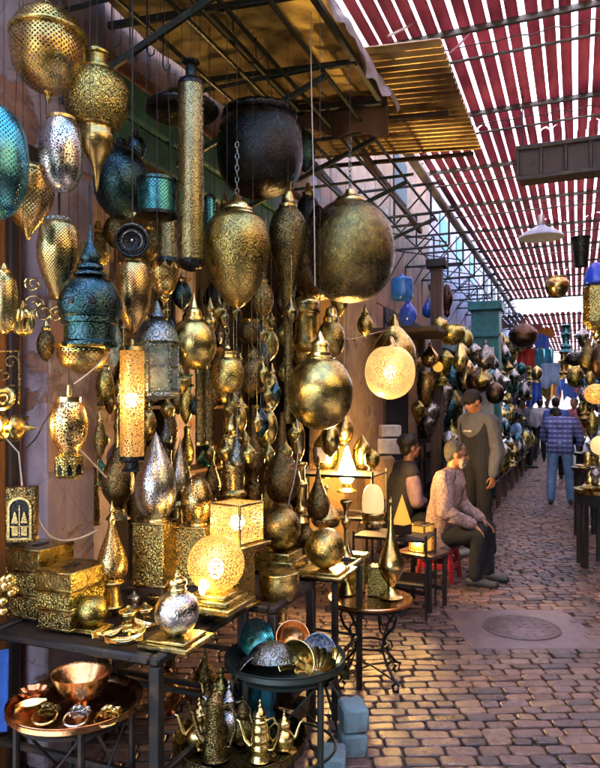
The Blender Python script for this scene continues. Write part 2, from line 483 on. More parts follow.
def random_col():
    k = rnd.random()
    a = Vector((.29, .165, .108)).lerp(Vector((.20, .132, .122)), rnd.random())
    if k < .18: a = Vector((.115, .08, .075))
    elif k > .85: a = Vector((.32, .20, .125))
    return tuple(a * rnd.uniform(.72, 1.1))
y = 1.9; row = 0
while y < 21:
    l = .074 + .014 * rnd.random() if y < 8 else .095
    x = -5.0 + rnd.random() * .2
    x1 = 1.2 + y * .5
    x0 = -2.6 if y < 7 else (-2.6 + (y - 7) * .36)
    x = max(x, x0 - .3) + rnd.random() * .15
    while x < x1:
        wd = rnd.choice((.12, .14, .155, .17, .19, .10))
        p = Matrix.Rotation(R(1.8), 4, 'Z') @ Vector((x + wd / 2, y, 0))
        q = p - MH
        t_ = CA * q.x - SA * q.y; s_ = SA * q.x + CA * q.y
        if not (abs(q.x) < .43 and abs(q.y) < .40):
            sett(x + wd / 2, y, wd - .006 - .006 * rnd.random(), l - .006 - .005 * rnd.random(), .005 + .006 * rnd.random(), (rnd.gauss(0, .03), rnd.gauss(0, .04)))
        x += wd
    y += l; row += 1
struct('cobbled_paving', pv, 'paver')
mh = thing('manhole', 'round metal manhole cover in a square concrete slab in the paving', 'manhole', MH)
f_ = MB(); f_.box((0, 0, -.006), (.92, .84, .022), bev=.006)
fr = f_.build('frame', 'concrete', mh)
f_ = MB()
f_.lathe([(.27, .004), (.27, .0125), (.268, .013), (.262, .013), (.258, .012), (.258, .005)], 48, k=1)
f_.build('rim', 'cover_iron', mh)
f_ = MB(); f_.lathe([(.0, .0145), (.252, .0145), (.255, .012), (.255, .005)], 48, k=1)
for i in range(6):
    for j in range(6):
        px, py = (i - 2.5) * .075, (j - 2.5) * .075
        if 0.03 < math.hypot(px, py) < .22: f_.box((px, py, .015), (.034, .012, .004), bev=.001, rz=PI / 2 * ((i + j) % 2))
f_.ring((0, 0, .0145), .235, .003, n=40)
f_.lathe([(.0, .021), (.02, .02), (.024, .015)], 14, k=1)
f_.build('cover', 'cover_iron', mh)

# ---------------------------------------------------------------- houses on the left
def wallbox(mb, s0, s1, t0, t1, z0, z1, bev=.012):
    c = A((s0 + s1) / 2, (t0 + t1) / 2, (z0 + z1) / 2)
    mb.box(c, (abs(t1 - t0), abs(s1 - s0), z1 - z0), bev=bev, rz=-AL)
h = thing('lamp_shop_building', 'peach plastered lamp shop with a dark open front behind the nearest lanterns', 'building', A(4, -2.15, 0))
def hp(name, mb, m, p=None): 
    o = mb.build(name, m); 
    o.parent = p or h
    o.matrix_parent_inverse = Matrix.Translation(-Vector((p or h).location)) if not p else Matrix.Identity(4)
    return o
q = MB(); wallbox(q, -1.2, 2.66, -2.4, -2.15, 2.62, 3.32); wallbox(q, -9, 7.55, -2.4, -2.15, 3.321, 5.5); hp('upper_wall', q, 'plaster_peach')
q = MB(); wallbox(q, -1.2, 2.72, -2.150, -2.138, 2.66, 5.4, .004); hp('plaster_patch', q, 'plaster_lilac')
q = MB(); wallbox(q, 2.28, 2.60, -2.42, -2.10, 0, 2.62); hp('pillar', q, 'plaster_lilac')
q = MB(); wallbox(q, 2.285, 2.595, -2.10, -2.085, 1.28, 2.02, .006); hp('plaster_patch', q, 'plaster_pink')
q = MB(); wallbox(q, 6.35, 7.5, -2.5, -2.12, 0, 3.30); hp('pillar', q, 'plaster_ochre')
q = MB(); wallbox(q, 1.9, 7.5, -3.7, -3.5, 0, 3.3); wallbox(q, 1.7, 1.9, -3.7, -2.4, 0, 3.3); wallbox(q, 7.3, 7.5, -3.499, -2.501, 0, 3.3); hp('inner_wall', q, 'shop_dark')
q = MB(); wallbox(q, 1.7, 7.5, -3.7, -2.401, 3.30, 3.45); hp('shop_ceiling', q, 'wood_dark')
q = MB(); wallbox(q, 2.70, 6.34, -2.16, -2.07, 3.02, 3.20); wallbox(q, 2.70, 6.34, -2.14, -2.10, 2.86, 3.018); hp('fascia', q, 'green_paint')
q = MB(); wallbox(q, .6, 2.27, -2.20, -2.11, 2.50, 2.66); hp('lintel', q, 'wood_dark')
q = MB(); wallbox(q, 1.2, 2.27, -2.30, -2.22, 0, 2.5); 
dr = hp('door', q, 'wood_orange')
q = MB()
for ss in (1.55, 1.9, 2.2): wallbox(q, ss - .03, ss + .03, -2.22, -2.19, 0, 2.49)
hp('door_frame', q, 'wood_dark')
q = MB(); wallbox(q, 4.2, 4.5, -3.49, -3.44, 0, 3.2); wallbox(q, 5.4, 5.75, -3.49, -3.44, 0, 3.2); hp('wall_panel', q, 'plaster_lilac')

def house(name, label, s0, s1, z1, m, loc_t=-2.15, opening=None, om='wood_dark'):
    b = thing(name, label, 'building', A(s0, loc_t, 0))
    inv = Matrix.Translation(-b.location)
    def ad(n, mb, mt):
        o = mb.build(n, mt); o.parent = b; o.matrix_parent_inverse = inv; return o
    sg = 1 if loc_t > 0 else -1
    q = MB()
    wallbox(q, s0, s1, loc_t, loc_t + sg * .25, 2.75, z1)
    wallbox(q, s0, s0 + .35, loc_t, loc_t + sg * .25, 0, 2.749); wallbox(q, s1 - .35, s1 - .002, loc_t, loc_t + sg * .25, 0, 2.749)
    ad('wall', q, m)
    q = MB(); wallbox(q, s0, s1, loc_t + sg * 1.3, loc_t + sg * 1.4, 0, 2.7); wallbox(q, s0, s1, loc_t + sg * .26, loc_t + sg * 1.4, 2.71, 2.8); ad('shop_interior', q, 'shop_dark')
    q = MB(); wallbox(q, s0 + .36, s1 - .36, loc_t - sg * .03, loc_t + sg * .1, 2.55, 2.748); ad('lintel', q, om)
    q = MB()
    for ss in (s0 + .39, s1 - .39): wallbox(q, ss - .03, ss + .03, loc_t - sg * .03, loc_t + sg * .08, 0, 2.548)
    ad('door_frame', q, om)
    k = s0 + .8
    while k < s1 - .6:
        q = MB()
        wallbox(q, k, k + .7, loc_t - sg * .02, loc_t + sg * .05, 4.25, 4.8); ad('shutter', q, om)
        k += 1.7
    return b
house('shop_building', 'dusky pink plastered shop house just beyond the ochre pillar', 7.56, 10.6, 5.9, 'plaster_pink')
house('shop_building', 'pale lilac shop house behind the teal cabinet and the iron brackets', 10.65, 16.5, 5.9, 'plaster_pale', om='teal_paint')
house('shop_building', 'far pale shop house on the left where the alley ends', 16.55, 26, 5.9, 'plaster_pale', om='wood_dark')
house('shop_building', 'near ochre shop house on the right side of the alley', -9, 8.5, 5.2, 'plaster_ochre', 2.1, om='green_paint')
house('shop_building', 'middle pink shop house on the right side of the alley', 8.55, 16, 5.2, 'plaster_peach', 2.1, om='teal_paint')
house('shop_building', 'farthest pale shop house on the right side of the alley', 16.05, 27, 4.9, 'plaster_pale', 2.1)
eb = thing('end_building', 'pale sunlit house closing the far end of the alley', 'building', A(40, 0, 0))
q = MB(); q.box((0, 0, 2.6), (14, 3, 5.2), rz=-AL); q.build('wall', 'sandstone', eb)
q = MB()
for k in range(-3, 4): q = MB(); q.box(A(-1.56, k * 1.6, 3.4), (.7, .2, 1.1), rz=-AL); q.build('window', 'wood_dark', eb)

# ---------------------------------------------------------------- slatted roof over the alley
def roof(label, s0, s1, t0, t1, z, pitch, n_b):
    b = thing('alley_roof', label, 'roof', A(s0, 0, z)); inv = Matrix.Translation(-b.location)
    q = MB(); t = t0
    while t < t1:
        wj = pitch * rnd.uniform(.72, .88)
        cuts = [s0] + [s0 + (s1 - s0) * k / 4 + rnd.uniform(-.3, .3) for k in (1, 2, 3)] + [s1]
        for a, e in zip(cuts, cuts[1:]):
            dt, dz = rnd.uniform(-.007, .007), rnd.uniform(-.006, .006)
            vs = []; fs = []
            for k in range(7):
                x = (k / 6 - .5) * wj; hz = .026 * math.cos(PI * (k / 6 - .5)) - .012
                for s2 in (a + .002, e - .002):
                    vs.append(A(s2, t + dt + x, z + dz + hz)); vs.append(A(s2, t + dt + x, z + dz + hz + .004))
            for k in range(6):
                o_ = 4 * k; fs += [(o_, o_ + 2, o_ + 6, o_ + 4), (o_ + 1, o_ + 5, o_ + 7, o_ + 3)]
            fs += [(0, 1, 3, 2), (24, 26, 27, 25)]
            q.add(vs, fs)
        t += pitch
    o = q.build('slats', 'slat_red', b); o.parent = b; o.matrix_parent_inverse = inv
    q = MB(); wallbox(q, s0 + .02, s1 - .02, t0 - .08, t1 + .05, z + .04, z + .044, 0); o = q.build('diffuser_sheet', 'roof_diffuser', b); o.matrix_parent_inverse = inv  # translucent sheet added above the slats to scatter and tint sunlight
    for i in range(n_b):
        ss = s0 + .25 + (s1 - s0 - .5) * i / (n_b - 1)
        q = MB(); q.beam(A(ss, t0 - .1, z - .03), A(ss + rnd.uniform(-.05, .05), t1 + .1, z - .03), .03, .04)
        o = q.build('batten', 'batten_paint', b); o.parent = b; o.matrix_parent_inverse = inv
        q = MB(); q.beam(A(ss + .26, t0 - .1, z - .10), A(ss + .2, t1 + .1, z - .10), .018, .018)
        q.tube([A(ss + .1, t0 + (t1 - t0) * k / 30, z - .06 - .03 * abs(math.sin(k * 1.7))) for k in range(31)], .005, 6)
        o = q.build('tie_bar', 'batten_paint', b); o.parent = b; o.matrix_parent_inverse = inv
    return b
roof('red slatted roof with bright gaps over the near alley', 3.0, 16.9, -1.42, 2.05, 4.08, .104, 11)
roof('unseen red slatted roof added behind the camera to cut skylight', -9, -.4, -1.42, 2.05, 4.08, .104, 7)  # out of view; put in, with a gap ahead, to darken the foreground
roof('lower faded red slatted roof over the far end of the alley', 18.3, 31, -1.9, 2.0, 3.9, .13, 7)
gt = thing('roof_gutter', 'pale pipe gutter along the left edge of the slatted roof', 'gutter', A(6, -1.46, 3.95)); inv = Matrix.Translation(-gt.location)
q = MB(); q.tube([A(5.6, -1.47, 3.93), A(18.5, -1.47, 3.93)], .045, 10); o = q.build('pipe', 'gutter_paint', gt); o.matrix_parent_inverse = inv
q = MB(); q.beam(A(5.6, -1.50, 4.0), A(18.5, -1.50, 4.0), .03, .10); o = q.build('board', 'gutter_paint', gt); o.matrix_parent_inverse = inv
for i in range(11):
    s_ = 6.9 + i * 1.05
    br = thing('iron_bracket', 'dark iron truss bracket from the left house wall to the roof gutter', 'bracket', A(s_, -2.15, 3.3), 'iron brackets along the left wall')
    q = MB()
    L = lambda t, z: A(0, t + 2.15, z - 3.3)
    q.beam(L(-2.15, 3.82), L(-1.3, 3.82), .025); q.beam(L(-2.15, 3.42), L(-1.38, 3.42), .025)
    q.beam(L(-1.38, 3.42), L(-1.38, 3.80), .02); q.beam(L(-1.76, 3.42), L(-1.76, 3.80), .02)
    q.tube([L(-2.14, 3.43), L(-1.77, 3.80)], .009); q.tube([L(-1.76, 3.43), L(-1.39, 3.80)], .009)
    q.tube([L(-2.14, 3.43), L(-2.14, 3.0), L(-1.9, 3.4)], .008)
    q.tube([A(0, .4, .12), A(1.0, .4, .12)], .009); q.tube([A(0, .75, .12), A(1.0, .75, .12)], .009)
    q.tube([A(0, .02, .14), A(1.0, .75, .15)], .008)
    q.build('truss', 'iron', br)

# ---------------------------------------------------------------- canopies over the lamp shop
aw = thing('corrugated_canopy', 'brass coloured corrugated metal sheet under the red roof', 'canopy', A(4.6, -1.4, 3.6)); inv = Matrix.Translation(-aw.location)
q = MB()
q.sheet(lambda u, v: A(3.75 + 1.75 * u, -2.14 + 1.44 * v, 3.70 - .12 * v + .016 * math.sin(u * 1.75 / .078 * 2 * PI)), 230, 4, .003)
o = q.build('sheet', 'sheet_brass', aw, ang=80); o.matrix_parent_inverse = inv
q = MB(); q.beam(A(3.9, -1.55, 3.60), A(7.2, -1.55, 3.42), .04, .05); q.beam(A(3.7, -1.95, 3.60), A(6.2, -1.95, 3.4), .04, .05); q.beam(A(4.6, -2.14, 3.62), A(4.6, -.8, 3.53), .03, .03); q.beam(A(5.42, -2.14, 3.6), A(5.42, -.75, 3.53), .03, .03)
o = q.build('support_bar', 'iron_rust', aw); o.matrix_parent_inverse = inv
aw = thing('tarpaulin_awning', 'yellow tarpaulin awning on an iron frame above the lamps', 'awning', A(3, -1.6, 3.5)); inv = Matrix.Translation(-aw.location)
def tz(s, t): return 3.52 - .10 * (t + 2.1) + .05 * noise.noise((s * 2, t * 2, 1)) + .018 * noise.noise((s * 7, t * 7, 3)) 
q = MB(); q.sheet(lambda u, v: A(1.9 + 2.05 * u, -2.12 + 1.07 * v, tz(1.9 + 2.05 * u, -2.12 + 1.07 * v)), 60, 40, .004)
o = q.build('sheet', 'tarp_yellow', aw, ang=80); o.matrix_parent_inverse = inv
q = MB()
def fr_(u, v):
    t = -2.12 + 1.07 * u; dz = .20 + .04 * math.sin(u * 9) + .05 * noise.noise((u * 4, 2, 7))
    return A(3.95 + .03 * v + .035 * math.sin(u * 22) * v, t, tz(3.95, t) - .005 - dz * v)
q.sheet(fr_, 60, 10, .004)
o = q.build('front_flap', 'tarp_brown', aw, ang=80); o.matrix_parent_inverse = inv
q = MB()
def sd_(u, v):
    s = 1.9 + 2.08 * u; dz = .12 + .07 * noise.noise((u * 6, 5, 1)) + .025 * math.sin(u * 31) + .03 * noise.noise((u * 23, 1, 4))
    return A(s, -1.045 + .05 * v + .03 * noise.noise((s * 6, v * 2, 0)) * (v + .3), tz(s, -1.05) + .012 - dz * v + .03 * (1 - v))
q.sheet(sd_, 70, 10, .004)
o = q.build('side_flap', 'tarp_pale', aw, ang=80); o.matrix_parent_inverse = inv
q = MB()
for ss in (2.05, 2.75, 3.4, 3.9): q.beam(A(ss, -2.14, 3.44), A(ss, -1.07, 3.36), .03)
for tt in (-1.08, -1.6): q.beam(A(1.9, tt, 3.42 - .05 * (tt + 2)), A(4.0, tt, 3.42 - .05 * (tt + 2)), .032)
o = q.build('frame', 'iron_green', aw); o.matrix_parent_inverse = inv
# hanging rails
rl = thing('hanging_rail', 'dark green iron grid of rails the lanterns hang from', 'rail', A(3, -1.6, RAIL)); inv = Matrix.Translation(-rl.location)
q = MB()
for tt in (-1.22, -1.42, -1.62, -1.82): q.tube([A(1.3, tt, RAIL), A(6.4, tt, RAIL)], .011, 8)
for ss in (1.5, 2.4, 3.3, 4.2, 5.1, 6.2): q.tube([A(ss, -2.13, RAIL + .02), A(ss, -1.15, RAIL + .02)], .012, 8)
for ss in (2.4, 3.3, 4.2, 5.1, 6.2): q.beam(A(ss, -2.13, 2.92), A(ss, -1.2, 3.27), .022, .03)
o = q.build('bars', 'iron_green', rl); o.matrix_parent_inverse = inv
q = MB()
for u_, v_, d_ in ((112, 30, 2.75), (130, 45, 2.8), (147, 40, 2.9), (163, 55, 3.0), (233, 20, 3.1), (256, 45, 3.2)):
    p = P(u_, v_, d_)
    q.tube([(p.x, p.y, RAIL), p, p + Vector((0, 0, -.05)), p + Vector((.012, 0, -.07)), p + Vector((.03, 0, -.06)), p + Vector((.032, 0, -.04))], .0035, 6)
o = q.build('hook', 'iron', rl); o.matrix_parent_inverse = inv
lb = thing('lattice_panel', 'dark timber framed panel slung under the roof at the upper right', 'panel', P(566, 163, 5.4), rz=-AL)
q = MB(); q.box((0, 0, 0), (.70, .24, .22), bev=.004); q.build('board', 'wood_dark', lb)
q = MB()
for z in (-.12, .12): q.box((0, -.13, z), (.74, .03, .035))
for x in (-.355, -.18, 0, .18, .355): q.box((x, -.13, 0), (.025, .028, .205))
q.build('frame', 'iron', lb)
q = MB()
for x in (-.33, .3): q.tube([(x, 0, .1), (x, 0, .62)], .006, 6)
q.build('rod', 'iron', lb)
# ---------------------------------------------------------------- lanterns: profiles are (half width, row) in photo pixels, turned at the lantern's own distance
def lamp(name, label, cat, u, d, parts, hang=None, group=None, z=None, rz=None, sc=1.0):
    rows = [p[1] for pt in parts for p in pt[2]]
    vb = max(rows)
    if z is not None: d = (CH - z) * F / (vb - HZ)
    s = d / F
    base = P(u, vb, d)
    t = thing(name, label, cat, base, group, rnd.random() * 6 if rz is None else rz)
    made = {}
    for pt in parts:
        o = pt[3] if len(pt) > 3 else {}
        prof = [(r * s, (vb - v) * s) for r, v in pt[2]]
        mb = MB()
        mb.lathe(prof, o.get('n', 40), o.get('lobes', 0), o.get('amp', 0), k=o.get('k', 4), turn=o.get('turn', 0), jag=(o['jag'][0], o['jag'][1] * s) if 'jag' in o else None)
        pa = made.get(o.get('of', {'rim': 'body', 'finial': 'body'}.get(pt[0])))
        nm = pt[0]
        ob = mb.build(nm, pt[1], pa or t, ang=o.get('ang', 40))
        made[nm] = ob
        if 'lab' in o: ob['label'] = o['lab']
    for h in (hang or []):
        mb = MB()
        off = h[3] * s if len(h) > 3 else 0
        z0 = (vb - h[1]) * s
        z1 = (vb - h[2]) * s if h[2] is not None else RAIL - base.z
        if h[0] == 'chain': mb.chain((off, 0, z0), (off, 0, z1), .022, .0024); mb.build('chain', 'antique_silver', t)
        elif h[0] == 'wire': mb.tube([(off, 0, z0), (off * .4, 0, z1)], .0013, 6); mb.build('wire', 'iron', t)
        elif h[0] == 'rod': mb.tube([(off, 0, z0), (off, 0, z1)], .005, 8); mb.build('rod', 'iron', t)
        elif h[0] == 'ring': mb.ring((0, 0, z0), h[2] and (h[1] - h[2]) * s or .012, .0028, Matrix.Rotation(PI / 2, 4, 'X')); mb.build('ring', 'brass_smooth', t)
    return t
HL = 'hanging_lantern'
def cap(u0, v, w, v2): return [(w * .25, v), (w * .55, v + (v2 - v) * .25), (w * .6, v + (v2 - v) * .45), (w, v + (v2 - v) * .6), (w, v + (v2 - v) * .8), (w * 1.2, v2)]

lamp(HL, 'pierced brass globe lantern with a flanged waist, topmost at the left', 'lantern', 48, 2.45, [
    ('body', 'brass_pierced', [(34.5, 38), (36, 46), (36, 58), (32, 72), (24, 83), (12, 91), (5, 93)]),
    ('lid', 'brass_pierced', [(8, 10), (18, 12), (28, 19), (33, 27), (34.5, 33)]),
    ('rim', 'brass_smooth', [(34.5, 33), (37.5, 34), (38, 36), (37, 37.5), (34.5, 38.5)], {'k': 2}),
    ('cap', 'brass_smooth', [(0, 5), (4, 6), (8, 8), (9, 10.5), (8, 11)]),
    ('finial', 'brass_smooth', [(6, 92), (5, 94), (2.5, 96), (3.2, 98.5), (1.5, 101), (0, 105)])], [('wire', 5, None), ('ring', 4, 1)])
lamp(HL, 'brass urn lantern with a bulb shaped tail, just right of the topmost globe', 'lantern', 97, 2.55, [
    ('body', 'brass_fine', [(13, 70), (22, 75), (30, 86), (32, 99), (30.5, 112), (25, 122), (18, 128)]),
    ('neck', 'brass_smooth', [(0, 51), (8, 51), (13, 53), (13, 56), (11, 57), (11, 66), (14, 68), (14, 71)], {'k': 2}),
    ('tail', 'brass_smooth', [(15, 122), (20, 125), (19, 128), (16, 130), (17.5, 140), (14, 151), (9, 159), (5, 167), (3, 176), (1.5, 188), (0, 192)])], [('ring', 53, 46), ('wire', 51, None)])
lamp(HL, 'silvery gold egg lantern pierced all over, below the topmost globe', 'lantern', 61, 2.3, [
    ('body', 'silver_filigree', [(13, 120), (17, 127), (20.5, 142), (21.5, 155), (20, 171), (16, 183), (10, 190), (0, 193)]),
    ('bulb_cup', 'black_metal', [(0, 138), (7, 138), (7, 180), (0, 181)], {'k': 1}),
    ('rim', 'brass_smooth', [(12, 117), (14.5, 118), (14.5, 121), (13, 122)], {'k': 1})], [('wire', 117, None), ])
lamp(HL, 'large turquoise pierced dome lantern cut by the left edge', 'lantern', -4, 2.05, [
    ('body', 'teal_pierced', [(6, 108), (15, 111), (26, 127), (31, 152), (30, 180), (22, 205), (10, 217), (0, 218)], {'n': 48}),
    ('bulb_cup', 'tin', [(0, 130), (14, 134), (22, 150), (22, 180), (12, 200), (0, 202)]),
    ('cap', 'teal_metal', [(0, 103), (4, 104), (7, 107), (7, 110)], {'k': 2})], [('wire', 104, None)])
lamp(HL, 'open brass bowl lantern with a diamond lattice, beside the turquoise dome', 'lantern', 28, 2.5, [
    ('body', 'brass_pierced', [(24, 173), (25.5, 183), (24.5, 198), (17, 216), (7, 230)]),
    ('rim', 'brass_smooth', [(17, 166), (22, 169), (25, 172), (25, 175)], {'k': 2}),
    ('finial', 'brass_smooth', [(7, 229), (4, 234), (3, 237), (0, 241)])], [('wire', 168, None, 14), ('wire', 168, None, -14)])
lamp(HL, 'big dark teal metal globe hanging behind the brass urn lantern', 'lantern', 121, 3.0, [
    ('body', 'teal_metal', [(8, 148), (17, 154), (25, 168), (27, 184), (24, 200), (16, 212), (6, 218), (0, 219)]),
    ('cap', 'black_metal', [(0, 138), (4, 139), (6, 144), (9, 148), (9, 150)])], [('wire', 139, None)])
lamp(HL, 'little blue metal ball lantern above the dark teal globe', 'lantern', 136, 3.15, [
    ('body', 'teal_metal', [(3, 136), (8, 140), (10, 148), (8, 157), (3, 161), (0, 162)]),
    ('cap', 'black_metal', [(0, 130), (3, 132), (3, 137)], {'k': 2})], [('wire', 131, None)])
lamp(HL, 'turquoise pierced drum lantern on two wires left of the long tube', 'lantern', 157, 2.75, [
    ('body', 'teal_pierced', [(18.5, 182), (19, 199), (18.5, 214)], {'k': 2}),
    ('rim', 'teal_metal', [(18, 180), (20, 180), (20, 183), (18.5, 184)], {'k': 1}),
    ('base', 'black_metal', [(18.5, 213), (20.5, 214), (20.5, 217), (12, 220), (0, 221)], {'k': 1})], [('wire', 181, None, 17), ('wire', 181, None, -17)])
lamp(HL, 'slim dark gold egg lantern under the silvery egg at the left', 'lantern', 59, 2.35, [
    ('body', 'brass_pierced_fine', [(13, 221), (18, 228), (21, 243), (21, 256), (17, 274), (11, 288), (5, 298), (0, 301)]),
    ('bulb_cup', 'black_metal', [(0, 230), (12, 232), (15, 250), (10, 275), (0, 285)], {'k': 2}),
    ('rim', 'antique_silver', [(11, 218), (14, 219), (14, 222), (13, 223)], {'k': 1})], [('rod', 219, 190), ('wire', 190, None)])
lamp(HL, 'long vertical tube lantern of gold and steel with a black neck', 'lantern', 191, 2.75, [
    ('body', 'tube_pierced', [(12.5, 84), (13, 86), (13, 261), (12.5, 263)], {'k': 1}),
    ('cap', 'black_metal', [(0, 61), (8, 61), (8.5, 63), (4, 65), (5.5, 67), (5.5, 77), (12, 81), (13.3, 84), (13.3, 87)], {'k': 1}),
    ('base', 'black_metal', [(13.4, 260), (13.4, 264), (11, 268), (4, 271), (0, 272)], {'k': 1})], [('wire', 61, None)])
lamp(HL, 'wide black hat shaped lamp shade behind the long tube', 'lantern', 182, 3.0, [
    ('body', 'black_metal', [(0, 91), (8, 92), (22, 97), (34, 106), (37, 110), (33, 115), (20, 119), (0, 120)])], [('wire', 91, None)])
lamp('hanging_cauldron', 'big black round metal pot with a ruffled rim, hanging above the gold egg', 'pot', 260, 3.35, [
    ('body', 'black_metal', [(33, 117), (40, 128), (43, 147), (41.5, 168), (34, 184), (20, 194), (0, 197)]),
    ('rim', 'black_metal', [(28, 117), (29, 113), (34, 111), (37, 115), (35, 119), (32, 119)], {'n': 64, 'lobes': 20, 'amp': .05})], [('wire', 112, None, 26), ('wire', 112, None, -26)])
lamp(HL, 'small blue metal globe peeping out right of the black pot', 'lantern', 305, 4.0, [
    ('body', 'teal_metal', [(3, 131), (9, 138), (11, 152), (9, 164), (3, 171), (0, 172)]), ('cap', 'teal_metal', [(0, 126), (3, 128), (3, 132)], {'k': 2})], [('wire', 128, None)])
lamp(HL, 'large gold egg lantern tapering to a point, hung on a chain below the black pot', 'lantern', 237, 2.85, [
    ('body', 'brass_fine_pierced', [(19, 215), (27, 221), (32.5, 236), (33, 250), (29, 270), (22, 287), (12, 301), (5, 307), (0, 309)]),
    ('cap', 'brass_bright', [(0, 194), (3, 195), (6, 199), (11, 204), (13, 207), (14, 209), (15.5, 209), (16, 211), (18, 213), (20, 216)], {'k': 2})], [('chain', 194, 142), ('wire', 142, None)])
lamp(HL, 'slender brown brass bottle drop with a very long thin tail', 'lantern', 288, 3.2, [
    ('body', 'brass_dark', [(7, 207), (12, 211), (17.5, 222), (19, 234), (17.5, 248), (13, 265), (8.5, 285), (5.5, 310), (4, 345), (3.5, 418), (0, 420)], {'lab': 'smooth brown drop body'}),
    ('cap', 'brass_smooth', [(0, 190), (3, 191), (5, 195), (6, 202), (9, 205), (9, 208)], {'k': 2})], [('wire', 191, None)])
lamp(HL, 'largest dark gold globe lantern, engraved all over, on a long chain', 'lantern', 350, 3.35, [
    ('body', 'brass_dark_pierced', [(15, 202), (28, 210), (40, 227), (44.5, 248), (43, 268), (34.5, 287), (20, 299), (0, 303)], {'n': 56}),
    ('cap', 'brass_bright', [(0, 189), (4, 190), (6, 195), (9, 197), (14, 199), (16, 202), (16, 204)], {'k': 2})], [('chain', 190, 138), ('wire', 138, None)])
lamp(HL, 'dull brown globe lantern half hidden behind the largest dark globe', 'lantern', 318, 4.1, [
    ('body', 'brass_dark', [(10, 218), (22, 226), (30, 245), (31, 262), (26, 283), (14, 297), (0, 301)]),
    ('cap', 'black_metal', [(0, 205), (4, 207), (8, 214), (11, 219)])], [('wire', 206, None)])
t = lamp(HL, 'dark blue domed lantern with a stacked ring spire, at the left centre', 'lantern', 90, 2.3, [
    ('dome', 'teal_metal', [(14, 279), (23, 283), (29, 295), (30.5, 308), (29.5, 317), (26, 319)]),
    ('spire', 'teal_metal', [(1, 224), (2, 232), (4, 244), (8, 252), (9.5, 260), (8, 263), (12, 265), (13, 269), (10, 271), (15, 273), (16, 276), (12, 277), (17, 280)], {'k': 2}),
    ('collar', 'teal_metal', [(26, 317), (28, 319), (28, 324), (25, 325), (25, 341), (27, 343), (27, 346)], {'k': 1})], [('rod', 224, 186), ('wire', 186, None)])
q = MB()
for i in range(9):
    a = 2 * PI * i / 9
    q.lathe([(.0, .006), (.010, .006), (.014, .0), (.010, -.004)], 12, M=Matrix.Translation((math.cos(a) * .100, math.sin(a) * .100, .14)) @ Matrix.Rotation(a, 4, 'Z') @ Matrix.Rotation(PI / 2 - .1, 4, 'Y'), k=1)
q.build('boss', 'black_metal', t)
lamp(HL, 'shallow pierced brass bowl hanging under the dark blue dome', 'lantern', 83, 2.42, [
    ('body', 'brass_pierced', [(26, 349), (26, 355), (20, 366), (8, 373), (0, 374)]),
    ('rim', 'brass_smooth', [(26, 349), (28.5, 347), (29, 345), (27.5, 344), (25.5, 348)], {'k': 1})], [('wire', 346, 322, 20), ('wire', 346, 322, -20)])
# disc shaped lantern seen end on
t = thing(HL, 'round dark lamp seen end on, with concentric rings and a bright centre stud', 'lantern', P(132, 241, 2.5), rz=R(12))
Mx = Matrix.Rotation(R(96), 4, 'X')
q = MB(); q.lathe([(.0, .0), (.02, .002), (.032, .012), (.036, .004), (.046, .004), (.052, .014), (.058, .016), (.0625, .008), (.06, -.03), (.03, -.06), (0, -.062)], 40, M=Mx, k=2); q.build('body', 'black_metal', t)
q = MB(); q.ring((0, -.012, 0), .058, .0035, Mx, 36); q.ring((0, -.008, 0), .036, .003, Mx, 30); q.build('rim', 'antique_silver', t)
q = MB(); q.ball((0, -.008, 0), .007, 12); q.build('stud', 'silver', t)
q = MB(); q.tube([(0, .02, .055), (0, .02, RAIL - t.location.z)], .002, 6); q.build('wire', 'iron', t)
lamp(HL, 'engraved gold egg lantern below the round end-on lamp', 'lantern', 133, 2.55, [
    ('body', 'brass_pierced_fine', [(11.5, 262), (15, 267), (18, 281), (18, 296), (15, 312), (9, 324), (4, 331), (0, 334)]),
    ('bulb_cup', 'black_metal', [(0, 268), (11, 270), (14, 290), (10, 312), (0, 318)], {'k': 2}),
    ('rim', 'brass_dark', [(10, 259), (12.5, 260), (12.5, 263), (11.5, 264)], {'k': 1})], [('wire', 260, None)])
lamp(HL, 'polished brown gold ball lantern with a tall stepped cap, above the paired tubes', 'lantern', 194, 2.75, [
    ('body', 'brass_smooth', [(9, 319), (17, 325), (22, 338), (21.5, 352), (15, 364), (5, 369), (0, 370)]),
    ('cap', 'brass_bright', [(0, 290), (1, 296), (3, 303), (5, 308), (7.5, 311), (8, 316), (10, 317), (10.5, 321)], {'k': 2})], [('wire', 291, None)])
lamp(HL, 'brass crown shaped lantern with pointed petals', 'lantern', 164, 2.9, [
    ('body', 'brass_pierced', [(14.5, 270), (14, 280), (10, 290), (5, 295), (0, 296)]),
    ('petals', 'brass_bright', [(16, 263), (15, 268), (14.5, 272)], {'n': 20, 'jag': (1, -7), 'k': 1}),
    ('finial', 'brass_smooth', [(4, 294), (5, 298), (2, 302), (0, 308)])], [('wire', 266, None, 13), ('wire', 266, None, -13)])
lamp(HL, 'plain teal steel cylinder lantern above the brass crown', 'lantern', 168, 3.15, [
    ('body', 'steel_tube', [(9.5, 215), (9.5, 260)], {'k': 1}), ('cap', 'teal_metal', [(0, 205), (4, 207), (5, 212), (10, 214), (10, 217)], {'k': 1}), ('base', 'teal_metal', [(10, 258), (10, 262), (0, 264)], {'k': 1})], [('wire', 206, None)])
lamp(HL, 'short bright blue tin tube lantern between the long tube and the gold egg', 'lantern', 210, 3.3, [
    ('body', 'teal_pierced', [(5.5, 199), (5.5, 234)], {'k': 1}), ('cap', 'teal_metal', [(0, 192), (3, 195), (6, 198), (6, 200)], {'k': 1}), ('base', 'teal_metal', [(6, 232), (6, 236), (0, 238)], {'k': 1})], [('wire', 193, None)])
